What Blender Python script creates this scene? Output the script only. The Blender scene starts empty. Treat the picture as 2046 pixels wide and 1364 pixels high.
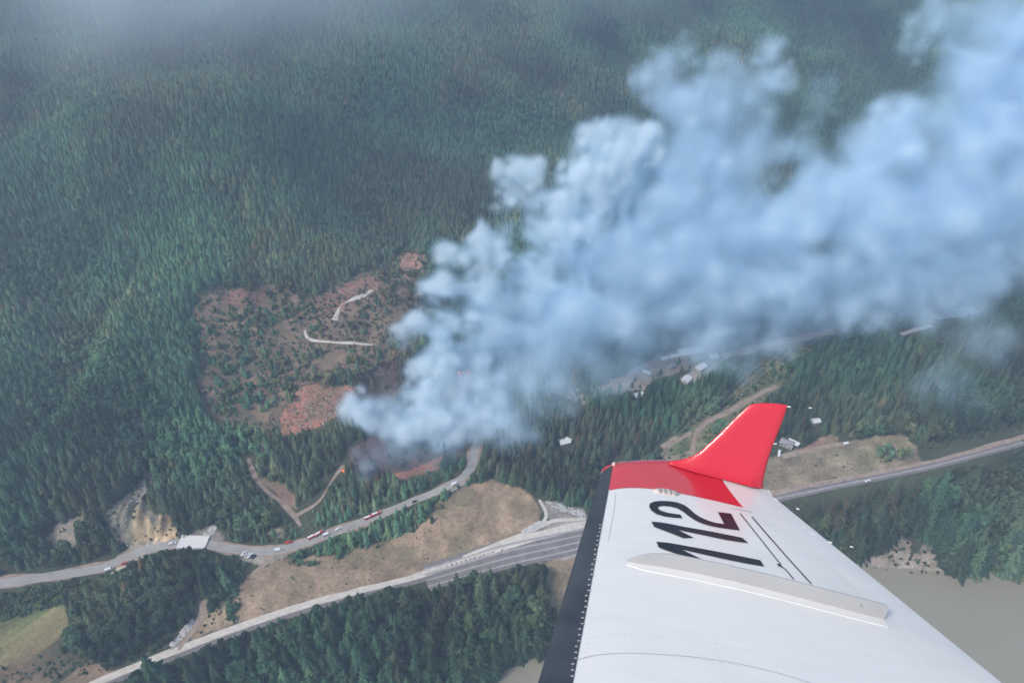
import bpy, bmesh, math, random
import numpy as np
from mathutils import Vector, Matrix, noise as mnoise
from mathutils.bvhtree import BVHTree

random.seed(5)
rng = np.random.default_rng(11)
sc = bpy.context.scene
COL = sc.collection

# ------------------------------------------------------------------ camera, world, sun, exposure
W, H_IMG, FPX = 2046.0, 1364.0, 1460.0
CX, CY = W / 2, H_IMG / 2
CAMZ = 450.0
PITCH = math.radians(38.0)
cam_d = bpy.data.cameras.new("camera")
cam = bpy.data.objects.new("camera", cam_d)
COL.objects.link(cam)
cam.location = (0, 0, CAMZ)
cam.rotation_euler = (math.pi / 2 - PITCH, 0, 0)
cam_d.sensor_width = 36.0
cam_d.lens = 36.0 * FPX / W
cam_d.clip_start = 0.1
cam_d.clip_end = 20000
sc.camera = cam

SUN_EL, SUN_AZ = math.radians(52), math.radians(238)   # azimuth: direction the light comes from, clockwise from +Y
world = bpy.data.worlds.new("World")
sc.world = world
world.use_nodes = True
nt = world.node_tree
bg = nt.nodes["Background"]
sky = nt.nodes.new("ShaderNodeTexSky")
sky.sky_type = 'NISHITA'
sky.sun_disc = False
sky.sun_elevation = SUN_EL
sky.sun_rotation = SUN_AZ
sky.dust_density = 3.0
nt.links.new(sky.outputs[0], bg.inputs[0])
bg.inputs[1].default_value = 0.13
sun_d = bpy.data.lights.new("sun", 'SUN')
sun_d.energy = 1.4
sun_d.angle = math.radians(12)
sun_d.color = (1.0, 0.95, 0.88)
sun = bpy.data.objects.new("sun", sun_d)
COL.objects.link(sun)
sdir = Vector((math.sin(SUN_AZ) * math.cos(SUN_EL), math.cos(SUN_AZ) * math.cos(SUN_EL), math.sin(SUN_EL)))
sun.rotation_euler = sdir.to_track_quat('Z', 'Y').to_euler()
sun.location = (0, 0, 600)
sc.view_settings.view_transform = 'Standard'
sc.view_settings.look = 'None'
sc.view_settings.gamma = 1.0
sc.view_settings.exposure = 0.5
cy = sc.cycles
cy.volume_bounces = 8
cy.max_bounces = 10
cy.diffuse_bounces = 2
cy.glossy_bounces = 2
cy.transparent_max_bounces = 8
cy.volume_step_rate = 1.0
cy.volume_max_steps = 512
cy.use_denoising = True

# ------------------------------------------------------------------ projection helpers
Fv = np.array([0, math.cos(PITCH), -math.sin(PITCH)])
Uv = np.array([0, math.sin(PITCH), math.cos(PITCH)])
Rv = np.array([1.0, 0, 0])
CAM = np.array([0, 0, CAMZ])

def rays(px, py):
    px = np.asarray(px, float); py = np.asarray(py, float)
    return ((px - CX) / FPX)[..., None] * Rv + ((CY - py) / FPX)[..., None] * Uv + Fv

def project(P):
    d = np.asarray(P, float) - CAM
    z = d @ Fv
    zz = np.where(z > 1e-3, z, 1e-3)
    return CX + FPX * (d @ Rv) / zz, CY - FPX * (d @ Uv) / zz, z

def on_plane(pts, z=0.0):
    pts = np.asarray(pts, float)
    r = rays(pts[:, 0], pts[:, 1])
    t = (z - CAMZ) / r[:, 2]
    return (CAM + r * t[:, None])[:, :2]

# ------------------------------------------------------------------ 2-D noise
LAT = rng.random((256, 256))
def vnoise(x, y):
    xi = np.floor(x).astype(int); yi = np.floor(y).astype(int)
    fx = x - xi; fy = y - yi
    fx = fx * fx * (3 - 2 * fx); fy = fy * fy * (3 - 2 * fy)
    a = LAT[xi & 255, yi & 255]; b = LAT[(xi + 1) & 255, yi & 255]
    c = LAT[xi & 255, (yi + 1) & 255]; d = LAT[(xi + 1) & 255, (yi + 1) & 255]
    return (a * (1 - fx) + b * fx) * (1 - fy) + (c * (1 - fx) + d * fx) * fy
def fbm(x, y, s, oct=4, off=0.0):
    v = 0; a = 0.5; t = 0
    x = x / s + off * 17.3; y = y / s + off * 9.1
    for k in range(oct):
        v = v + a * vnoise(x, y); t += a
        x, y = x * 1.83 + y * 0.9 + 3.7, y * 1.83 - x * 0.9 + 11.1
        a *= 0.5
    return v / t
def sstep(a, b, x):
    t = np.clip((x - a) / (b - a), 0, 1)
    return t * t * (3 - 2 * t)

# ------------------------------------------------------------------ terrain height
FOOT = on_plane([(-900, 1260), (-200, 1165), (60, 1130), (200, 1105), (330, 1075), (430, 1070), (560, 1075), (640, 1050), (760, 1005),
                 (900, 945), (930, 900), (985, 820), (1100, 775), (1250, 735), (1400, 700), (1650, 655), (1950, 610), (2300, 560), (2900, 480)])
RAIL = on_plane([(-900, 1700), (200, 1372), (400, 1290), (600, 1222), (800, 1170), (1010, 1135), (1170, 1112), (1400, 1060), (1550, 1000),
                 (1700, 968), (1900, 922), (2046, 885), (2300, 820), (2900, 700)])
RIVZ = -36.0
RIVER = on_plane([(-300, 1900), (700, 1480), (960, 1395), (1035, 1345), (1090, 1305), (1200, 1230), (1400, 1150), (1640, 1118), (1740, 1136), (1830, 1146),
                  (1940, 1158), (2046, 1167), (2300, 1190), (3200, 1260)], RIVZ)

def pl_dist(x, y, P, signed=True):
    """distance to a polyline; positive on the far (+Y) side"""
    best = np.full(np.shape(x), 1e18); sgn = np.ones(np.shape(x))
    for (ax, ay), (bx, by) in zip(P[:-1], P[1:]):
        dx, dy = bx - ax, by - ay
        L = dx * dx + dy * dy
        t = np.clip(((x - ax) * dx + (y - ay) * dy) / L, 0, 1)
        qx = x - ax - t * dx; qy = y - ay - t * dy
        d = qx * qx + qy * qy
        cr = dx * (y - ay) - dy * (x - ax)
        m = d < best
        best = np.where(m, d, best); sgn = np.where(m, np.sign(cr), sgn)
    d = np.sqrt(best)
    return d * sgn if signed else d

SPUR = on_plane([(-160, 1010), (-20, 935), (70, 870), (150, 790), (215, 715), (250, 640)], 45)
MOUND = on_plane([(985, 1010)])[0]
BLUFF = on_plane([(285, 1035)])[0]
def height(x, y):
    x = np.asarray(x, float); y = np.asarray(y, float)
    d = pl_dist(x, y, FOOT)
    e = -pl_dist(x, y, RAIL)
    dr = pl_dist(x, y, RIVER)
    up = np.clip(d, 0, None)
    # right of the fire the valley floor stays gentler for a while, then climbs
    east = sstep(150, 500, x)
    z = up * 0.10 + np.clip(up - 60, 0, None) * (0.13 - 0.10 * east) + np.clip(up - 300, 0, None) * 0.07
    z = np.where(up > 0, z, 0)
    amp = sstep(20, 320, up)
    z = z + amp * (fbm(x, y, 260, 3, 1) - 0.5) * 95 + amp * (np.abs(fbm(x + y * .4, y * .35, 120, 3, 2) - 0.5) * -60 + 8)
    z = z + sstep(5, 80, up) * (fbm(x, y, 45, 2, 3) - 0.5) * 7
    ds = pl_dist(x, y, SPUR)
    z = z + np.where(ds > 0, 20 * np.exp(-(ds / 16) ** 2), 20 * np.exp(-(ds / 55) ** 2)) - np.where(ds > 0, 10 * np.exp(-((ds - 34) / 16) ** 2), 0)
    z = 400 - np.log1p(np.exp(np.clip((400 - z) / 30, -50, 50))) * 30
    z = z + (fbm(x, y, 70, 2, 4) - 0.5) * 2.5
    z = z + 11 * np.exp(-(((x - MOUND[0]) / 62) ** 2 + ((y - MOUND[1]) / 38) ** 2) ** 1.4)
    bl = np.exp(-((((x - BLUFF[0]) * .85 + (y - BLUFF[1]) * .3) / 30) ** 2 + ((y - BLUFF[1]) / 22) ** 2) ** 1.3)
    z = z + bl * (9 + 9 * np.abs(2 * fbm(x, y * .25, 7, 3, 51) - 1) - 5 * sstep(.45, .6, fbm(x, y * .3, 14, 2, 52)))
    ratio = np.where(e > 0, np.clip(e, 0, None) / (np.clip(e, 0, None) + np.clip(dr, 0, None) + 1e-6), 0)
    z = z + RIVZ * sstep(0.02, 0.93, ratio)
    z = np.where(dr < 4, np.minimum(z, RIVZ - 0.25 * np.clip(4 - dr, 0, 25)), z)
    return z

def ground_hit(px, py):
    """photo direction -> point on the analytic terrain"""
    r = rays(px, py)
    t = np.full(r.shape[:-1], 150.0)
    done = np.zeros(t.shape, bool)
    for k in range(420):
        P = CAM + r * t[..., None]
        gap = P[..., 2] - height(P[..., 0], P[..., 1])
        done |= gap < 0.05
        t = np.where(done, t, t + np.clip(gap * 0.6, 0.3, 25))
        if done.all(): break
    return CAM + r * t[..., None]

def W2(pts):
    pts = np.asarray(pts, float)
    return ground_hit(pts[:, 0], pts[:, 1])[:, :2]

def inside(x, y, poly):
    res = np.zeros(np.shape(x), bool)
    n = len(poly); j = n - 1
    for i in range(n):
        xi, yi = poly[i]; xj, yj = poly[j]
        if yi != yj:
            c = ((yi > y) != (yj > y)) & (x < (xj - xi) * (y - yi) / (yj - yi) + xi)
            res ^= c
        j = i
    return res

def smooth_line(P, step=4.0):
    P = np.asarray(P, float)
    out = []
    n = len(P)
    for i in range(n - 1):
        p0 = P[max(i - 1, 0)]; p1 = P[i]; p2 = P[i + 1]; p3 = P[min(i + 2, n - 1)]
        m = max(2, int(np.linalg.norm(p2 - p1) / step))
        for k in range(m):
            t = k / m
            out.append(0.5 * ((2 * p1) + (-p0 + p2) * t + (2 * p0 - 5 * p1 + 4 * p2 - p3) * t * t + (-p0 + 3 * p1 - 3 * p2 + p3) * t ** 3))
    out.append(P[-1])
    return np.array(out)

# ------------------------------------------------------------------ materials
def new_mat(name):
    m = bpy.data.materials.new(name); m.use_nodes = True
    return m, m.node_tree.nodes, m.node_tree.links, m.node_tree.nodes["Principled BSDF"]
def mat_noise(name, c1, c2, scale=1.0, rough=0.8, detail=4, coord='Object', bump=0.0, spec=0.3, metallic=0.0, coat=0.0):
    m, N, L, B = new_mat(name)
    tc = N.new("ShaderNodeTexCoord"); nz = N.new("ShaderNodeTexNoise"); rp = N.new("ShaderNodeValToRGB")
    nz.inputs["Scale"].default_value = scale; nz.inputs["Detail"].default_value = detail
    L.new(tc.outputs[coord], nz.inputs["Vector"]); L.new(nz.outputs[0], rp.inputs[0])
    rp.color_ramp.elements[0].position = 0.3; rp.color_ramp.elements[1].position = 0.7
    rp.color_ramp.elements[0].color = (*c1, 1); rp.color_ramp.elements[1].color = (*c2, 1)
    L.new(rp.outputs[0], B.inputs["Base Color"])
    B.inputs["Roughness"].default_value = rough
    B.inputs["Specular IOR Level"].default_value = spec
    B.inputs["Metallic"].default_value = metallic
    B.inputs["Coat Weight"].default_value = coat
    if bump:
        bp = N.new("ShaderNodeBump"); bp.inputs["Strength"].default_value = bump
        L.new(nz.outputs[0], bp.inputs["Height"]); L.new(bp.outputs[0], B.inputs["Normal"])
    return m
def mat_leaf(name, c1, c2):
    m, N, L, B = new_mat(name)
    at = N.new("ShaderNodeAttribute"); at.attribute_type = 'INSTANCER'; at.attribute_name = "tint"
    geo = N.new("ShaderNodeTexCoord"); nz = N.new("ShaderNodeTexNoise"); nz.inputs["Scale"].default_value = 9.0
    mx = N.new("ShaderNodeMix"); mx.data_type = 'RGBA'
    mx.inputs[6].default_value = (*c1, 1); mx.inputs[7].default_value = (*c2, 1)
    L.new(geo.outputs["Object"], nz.inputs["Vector"])
    mr = N.new("ShaderNodeMapRange"); mr.inputs[1].default_value = 0.35; mr.inputs[2].default_value = 0.65
    L.new(nz.outputs[0], mr.inputs[0]); L.new(mr.outputs[0], mx.inputs[0])
    mul = N.new("ShaderNodeMix"); mul.data_type = 'RGBA'; mul.blend_type = 'MULTIPLY'; mul.inputs[0].default_value = 1
    L.new(mx.outputs[2], mul.inputs[6]); L.new(at.outputs["Color"], mul.inputs[7])
    L.new(mul.outputs[2], B.inputs["Base Color"])
    B.inputs["Roughness"].default_value = 0.75; B.inputs["Specular IOR Level"].default_value = 0.15
    return m
M = {}
M['needle'] = mat_leaf('needle_foliage', (.058, .116, .062), (.106, .180, .084))
M['leaf'] = mat_leaf('leaf_foliage', (.056, .115, .056), (.100, .180, .078))
M['bark'] = mat_noise('bark', (.06, .045, .035), (.12, .10, .085), 3, .9)
M['snagbark'] = mat_noise('dead_bark', (.20, .165, .15), (.32, .28, .26), 3, .9)
M['asphalt'] = mat_noise('asphalt', (.30, .295, .285), (.40, .39, .375), .12, .9)
M['gravel'] = mat_noise('gravel', (.52, .48, .41), (.66, .62, .55), .25, .95)
M['dirt'] = mat_noise('dirt_track', (.27, .20, .155), (.42, .33, .26), .2, .95)
M['ballast'] = mat_noise('ballast', (.17, .155, .15), (.24, .22, .21), .2, .95)
M['paleballast'] = mat_noise('pale_ballast', (.30, .29, .29), (.38, .37, .37), .2, .95)
M['concrete'] = mat_noise('concrete', (.66, .65, .63), (.78, .77, .75), .6, .8)
M['rock'] = mat_noise('rock', (.38, .37, .36), (.66, .65, .63), .8, .9)
M['log'] = mat_noise('log_wood', (.28, .22, .17), (.42, .36, .29), .6, .9)
M['white_paint'] = mat_noise('white_vehicle_paint', (.75, .76, .77), (.80, .80, .80), 1, .35, spec=.5)
M['dark_paint'] = mat_noise('dark_vehicle_paint', (.03, .035, .04), (.05, .055, .06), 1, .35, spec=.5)
M['red_paint_truck'] = mat_noise('red_vehicle_paint', (.55, .03, .02), (.62, .05, .03), 1, .4, spec=.5)
M['glass'] = mat_noise('dark_glass', (.02, .025, .03), (.03, .035, .04), 1, .1, spec=.6)
M['rubber'] = mat_noise('rubber', (.02, .02, .02), (.03, .03, .03), 2, .8)
M['roof_white'] = mat_noise('pale_metal_roof', (.68, .70, .72), (.78, .79, .80), .5, .5)
M['roof_grey'] = mat_noise('grey_roof', (.22, .22, .23), (.32, .32, .33), .5, .7)
M['wall'] = mat_noise('house_wall', (.45, .42, .38), (.56, .53, .48), .5, .8)
M['wood_pole'] = mat_noise('pole_wood', (.20, .15, .11), (.30, .24, .18), .8, .9)
M['wire'] = mat_noise('wire_metal', (.45, .45, .40), (.55, .55, .5), .8, .5)

# ------------------------------------------------------------------ object helpers
def link(o, parent=None):
    COL.objects.link(o)
    if parent is not None: o.parent = parent
    return o
def mesh_obj(name, verts, faces, mats, parent=None, midx=None, smooth=False):
    me = bpy.data.meshes.new(name)
    me.from_pydata([tuple(v) for v in verts], [], [tuple(f) for f in faces])
    for m in (mats if isinstance(mats, (list, tuple)) else [mats]): me.materials.append(m)
    if midx is not None: me.polygons.foreach_set("material_index", midx)
    if smooth: me.polygons.foreach_set("use_smooth", [True] * len(me.polygons))
    me.update()
    return link(bpy.data.objects.new(name, me), parent)
def empty(name, loc=(0, 0, 0), rz=0.0):
    o = bpy.data.objects.new(name, None); o.location = loc; o.rotation_euler = (0, 0, rz)
    o.empty_display_size = 0.5
    return link(o)
def tag(o, label=None, cat=None, group=None, kind=None):
    if label: o["label"] = label
    if cat: o["category"] = cat
    if group: o["group"] = group
    if kind: o["kind"] = kind
    return o
class MB:
    """collects simple solids into one mesh"""
    def __init__(s): s.v = []; s.f = []
    def box(s, c, d, taper=(1, 1)):
        b = len(s.v); x, y, z = c; a, bb, h = d[0] / 2, d[1] / 2, d[2] / 2
        for zz, tx, ty in ((-h, 1, 1), (h, taper[0], taper[1])):
            for sx, sy in ((-1, -1), (1, -1), (1, 1), (-1, 1)):
                s.v.append((x + sx * a * tx, y + sy * bb * ty, z + zz))
        for q in ((0, 3, 2, 1), (4, 5, 6, 7), (0, 1, 5, 4), (1, 2, 6, 5), (2, 3, 7, 6), (3, 0, 4, 7)):
            s.f.append([b + k for k in q])
        return s
    def bar(s, p, q, r1, r2=None, n=5):
        r2 = r1 if r2 is None else r2
        p = Vector(p); q = Vector(q); ax = (q - p).normalized()
        u = ax.orthogonal().normalized(); v = ax.cross(u); b = len(s.v)
        for c, r in ((p, r1), (q, r2)):
            for k in range(n):
                a = 2 * math.pi * k / n
                s.v.append(tuple(c + (u * math.cos(a) + v * math.sin(a)) * r))
        for k in range(n):
            j = (k + 1) % n; s.f.append([b + k, b + j, b + n + j, b + n + k])
        s.f.append([b + k for k in reversed(range(n))]); s.f.append([b + n + k for k in range(n)])
        return s
    def prism(s, prof, x0, x1):
        """profile in (y,z) swept along x"""
        b = len(s.v); n = len(prof)
        for x in (x0, x1):
            for (y, z) in prof: s.v.append((x, y, z))
        for k in range(n):
            j = (k + 1) % n; s.f.append([b + k, b + j, b + n + j, b + n + k])
        s.f.append([b + k for k in reversed(range(n))]); s.f.append([b + n + k for k in range(n)])
        return s
    def build(s, name, mat, parent=None, bevel=0.0):
        o = mesh_obj(name, s.v, s.f, mat, parent)
        bm = bmesh.new(); bm.from_mesh(o.data); bmesh.ops.recalc_face_normals(bm, faces=bm.faces)
        if bevel: bmesh.ops.bevel(bm, geom=bm.edges[:], offset=bevel, segments=1, affect='EDGES')
        bm.to_mesh(o.data); bm.free()
        return o

# ------------------------------------------------------------------ photo-read map of the ground (in map metres after W2)
HWY = W2([(-60, 1172), (20, 1162), (100, 1151), (160, 1143), (205, 1134), (245, 1117), (290, 1099), (335, 1088), (370, 1085), (412, 1087), (460, 1096),
          (520, 1101), (575, 1095), (640, 1073), (700, 1052), (760, 1028), (820, 1003), (880, 978), (925, 953), (942, 930), (947, 905),
          (957, 880), (975, 857), (1000, 832)])
TRACKROAD = W2([(150, 1386), (210, 1358), (290, 1325), (400, 1282), (480, 1252), (600, 1213), (700, 1185), (800, 1161), (870, 1137), (930, 1119), (1010, 1090),
                (1100, 1064), (1170, 1047), (1300, 1015), (1420, 1000), (1540, 984)])
EASTROAD = W2([(1500, 994), (1545, 984), (1620, 970), (1700, 955), (1780, 940), (1850, 926), (1920, 908), (1970, 893), (2046, 872), (2120, 850)])
TRK_A = W2([(497, 915), (505, 940), (522, 968), (548, 993), (575, 1018), (592, 1036), (601, 1050)])
TRK_B = W2([(592, 1030), (618, 1015), (640, 997), (656, 972), (670, 950), (688, 930)])
TRK_C = W2([(405, 1200), (407, 1218), (398, 1240), (382, 1260), (362, 1283), (345, 1300)])
TRK_D = W2([(1383, 905), (1388, 880), (1396, 860), (1412, 845), (1440, 830), (1475, 812), (1500, 798), (1530, 782), (1552, 771)])
TRK_D2 = W2([(1385, 865), (1370, 872), (1340, 884), (1322, 893)])
TRK_E = W2([(1560, 912), (1600, 903), (1650, 893), (1690, 886)])
TRK_F = W2([(610, 660), (612, 672), (625, 680), (660, 684), (700, 686), (750, 687)])
TRK_G = W2([(672, 640), (680, 612), (700, 600), (728, 590), (745, 580)])
FAR_A = W2([(1440, 712), (1500, 697), (1560, 683), (1610, 673), (1665, 661)])
FAR_B = W2([(1800, 668), (1830, 659), (1862, 650)])
FAR_C = W2([(1868, 634), (1900, 628), (1952, 619)])
TRK_H = W2([(505, 1145), (530, 1125), (530, 1108)])
TRK_I = W2([(1200, 778), (1235, 762), (1275, 748), (1310, 730), (1345, 716), (1400, 698)])
ROADS = [(HWY, 8.5), (TRACKROAD, 8), (EASTROAD, 12), (TRK_A, 3.5), (TRK_B, 3), (TRK_C, 6), (TRK_D, 7), (TRK_D2, 5), (TRK_E, 6), (TRK_F, 1.5), (TRK_G, 2),
         (FAR_A, 14), (FAR_B, 7), (FAR_C, 12), (TRK_H, 4), (TRK_I, 6)]

P_FIELD = [(476, 1240), (478, 1180), (495, 1150), (540, 1120), (600, 1112), (680, 1108), (740, 1087), (800, 1068), (845, 1045), (870, 1010), (900, 985), (940, 968),
           (985, 958), (1040, 972), (1072, 995), (1083, 1025), (1075, 1045), (1040, 1068), (1000, 1085), (930, 1112), (860, 1134), (810, 1156), (700, 1182),
           (600, 1208), (540, 1230)]
P_GRAVEL = [(1040, 1072), (1075, 1050), (1090, 1040), (1250, 1020), (1250, 1110), (1060, 1125), (1000, 1132), (930, 1140), (860, 1150), (930, 1118), (1000, 1092)]
P_ROCKBANK = [(1078, 1000), (1110, 1000), (1170, 1020), (1175, 1036), (1100, 1040), (1090, 1030)]
P_BROWN_R = [(1075, 1130), (1200, 1095), (1200, 1200), (1140, 1240), (1115, 1225), (1100, 1190), (1085, 1150)]
P_MEADOW = [(-60, 1262), (60, 1225), (130, 1205), (145, 1230), (125, 1285), (80, 1312), (0, 1338), (-60, 1350)]
P_BROWN_BL = [(-60, 1400), (-60, 1352), (0, 1340), (60, 1318), (150, 1300), (205, 1325), (250, 1340), (190, 1372), (150, 1400)]
P_BROWN_M = [(405, 1235), (430, 1212), (462, 1195), (470, 1170), (482, 1180), (474, 1240), (440, 1262), (385, 1285), (380, 1272)]
P_SLIDE = [(198, 1052), (215, 1018), (255, 985), (285, 955), (305, 935), (318, 932), (300, 965), (285, 995), (300, 1010), (330, 1030), (352, 1052),
           (357, 1082), (300, 1090), (250, 1092), (220, 1072)]
P_SAND = [(268, 1090), (268, 1045), (275, 1010), (292, 1022), (308, 1050), (320, 1048), (322, 1030), (338, 1024), (350, 1040), (357, 1075), (330, 1085), (300, 1080)]
P_SHOULDER = [(355, 1078), (400, 1055), (432, 1045), (445, 1075), (440, 1088), (380, 1082)]
P_PULLOUT = [(225, 1150), (235, 1110), (260, 1090), (330, 1085), (300, 1100), (260, 1125)]
P_PARK = [(470, 1095), (560, 1100), (575, 1112), (540, 1122), (510, 1128), (480, 1115)]
P_RED1 = [(548, 880), (562, 845), (580, 805), (592, 778), (640, 768), (700, 765), (725, 785), (705, 815), (672, 835), (650, 850), (600, 862), (560, 872)]
P_CLEAR = [(385, 600), (450, 572), (530, 560), (620, 590), (680, 560), (740, 535), (800, 500), (870, 510), (860, 600), (830, 700), (780, 745), (700, 762),
           (600, 770), (570, 830), (545, 880), (500, 880), (430, 860), (395, 800), (405, 720), (380, 650)]
P_RED2 = [(640, 600), (665, 570), (715, 560), (755, 545), (762, 570), (735, 585), (690, 600), (665, 625), (650, 625)]
P_RED3 = [(800, 540), (798, 512), (815, 504), (838, 512), (842, 545), (822, 535)]
P_RED4 = [(445, 590), (460, 575), (530, 570), (535, 600), (500, 610), (460, 615)]
P_BURN = [(695, 925), (705, 890), (740, 870), (900, 870), (960, 880), (930, 915), (870, 935), (800, 965), (745, 975), (710, 965)]
P_BURN2 = [(790, 945), (835, 930), (900, 905), (890, 935), (840, 950), (795, 958)]
P_BURNSLOPE = [(720, 760), (760, 730), (850, 715), (980, 720), (1010, 800), (960, 870), (760, 875), (700, 850), (705, 800)]
P_EASTFIELD = [(1480, 1000), (1500, 920), (1570, 905), (1640, 897), (1690, 885), (1740, 873), (1800, 866), (1832, 890), (1842, 925), (1790, 938), (1700, 952), (1600, 972)]
P_KINK = [(1315, 910), (1322, 888), (1370, 862), (1400, 870), (1420, 862), (1430, 905), (1400, 930), (1330, 925)]
P_EASTRED = [(1590, 900), (1640, 870), (1670, 868), (1680, 888), (1620, 900)]
P_SETTLE = [(1195, 778), (1250, 748), (1300, 712), (1390, 695), (1412, 712), (1385, 735), (1330, 752), (1290, 770), (1235, 786)]
P_CLIFF = [(1095, 740), (1120, 735), (1140, 765), (1160, 778), (1185, 800), (1175, 808), (1125, 795), (1100, 785)]
P_PASS = [(1360, 760), (1410, 722), (1440, 720), (1430, 738), (1380, 765)]
P_BANK = [(1700, 1125), (1745, 1112), (1775, 1100), (1790, 1070), (1812, 1062), (1825, 1100), (1840, 1105), (1848, 1072), (1866, 1080), (1870, 1125), (1890, 1140), (1960, 1150),
          (2060, 1150), (2060, 1172), (1940, 1160), (1830, 1148), (1740, 1138)]
P_POWER = [(1330, 905), (1370, 860), (1440, 800), (1500, 745), (1560, 700), (1620, 680), (1650, 690), (1600, 730), (1540, 790), (1480, 830), (1410, 900)]
P_LEFTSCAR = [(95, 1075), (110, 1045), (145, 1030), (185, 1045), (180, 1090), (110, 1105)]
P_LEFTEDGE = [(-30, 1135), (0, 1110), (30, 1128), (10, 1140), (-30, 1150)]
P_MEADOWEDGE = [(-60, 1262), (-60, 1190), (60, 1180), (160, 1165), (240, 1150), (200, 1180), (140, 1205), (60, 1225)]
P_REDTRI = [(505, 945), (560, 960), (592, 985), (590, 1015), (560, 1000), (525, 968)]
P_ROADCUT = [(530, 1068), (545, 1055), (570, 1058), (565, 1072)]
def wp(p): return W2(p)
# (polygon, colour, roughness of the edge in metres, mix)
C_FIELD = (.33, .245, .165); C_RED = (.33, .165, .12); C_SAND = (.52, .40, .25)
GROUND = [
    (P_CLEAR, (.25, .17, .125), 10), (P_RED1, (.44, .20, .135), 6), (P_RED2, (.30, .165, .125), 8), (P_RED3, (.38, .22, .165), 4), (P_RED4, (.26, .15, .11), 8),
    (P_BURNSLOPE, (.10, .075, .07), 10), (P_BURN, (.115, .085, .08), 6), (P_BURN2, (.30, .15, .11), 5),
    (P_SLIDE, (.30, .275, .225), 4), (P_SAND, (.60, .44, .27), 3), (P_SHOULDER, (.25, .235, .21), 4), (P_PULLOUT, (.42, .37, .30), 3), (P_PARK, (.42, .38, .31), 3),
    (P_FIELD, C_FIELD, 4), (P_GRAVEL, (.36, .33, .29), 3), (P_ROCKBANK, (.30, .27, .24), 4), (P_BROWN_R, (.31, .235, .16), 5),
    (P_MEADOWEDGE, (.12, .17, .06), 5), (P_MEADOW, (.31, .27, .13), 4), (P_BROWN_BL, (.31, .22, .15), 4), (P_BROWN_M, (.34, .26, .17), 4),
    (P_EASTFIELD, (.30, .25, .165), 4), (P_KINK, (.33, .27, .19), 4), (P_EASTRED, (.34, .22, .155), 4), (P_SETTLE, (.37, .31, .25), 6), (P_CLIFF, (.50, .40, .27), 4),
    (P_PASS, (.40, .35, .27), 5), (P_BANK, (.36, .31, .25), 3), (P_POWER, (.19, .19, .10), 6), (P_LEFTSCAR, (.36, .31, .25), 6), (P_LEFTEDGE, (.42, .37, .30), 3),
    (P_REDTRI, (.27, .175, .135), 4), (P_ROADCUT, (.42, .36, .27), 2),
]
GROUNDW = [(wp(p), c, e) for p, c, e in GROUND]

def classify(x, y):
    """ground colour for map points"""
    n = np.shape(x)[0]
    nz = fbm(x, y, 26, 4, 6)
    c = np.array([.075, .085, .05])[None] * (0.75 + 0.6 * nz)[:, None]
    wx = (fbm(x, y, 14, 3, 7) - .5) * 4; wy = (fbm(x, y, 14, 3, 8) - .5) * 4
    mot = fbm(x, y, 9, 4, 9); big = fbm(x, y, 55, 3, 10)
    for poly, col, e in GROUNDW:
        m = inside(x + wx * e * .5, y + wy * e * .5, poly)
        k = (0.42 + 1.15 * mot) * (0.8 + 0.4 * big)
        cc = np.array(col)[None] * k[:, None]
        g = sstep(.50, .66, fbm(x, y, 22, 4, 12))[:, None] * .45
        cc = cc * (1 - g) + np.array([.16, .16, .085])[None] * g
        if poly is GROUNDW[0][0]:
            g = sstep(.44, .56, fbm(x, y, 30, 4, 15))[:, None] * .8
            cc = cc * (1 - g) + np.array([.15, .125, .085])[None] * g
        c[m] = cc[m]
    return c

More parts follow.
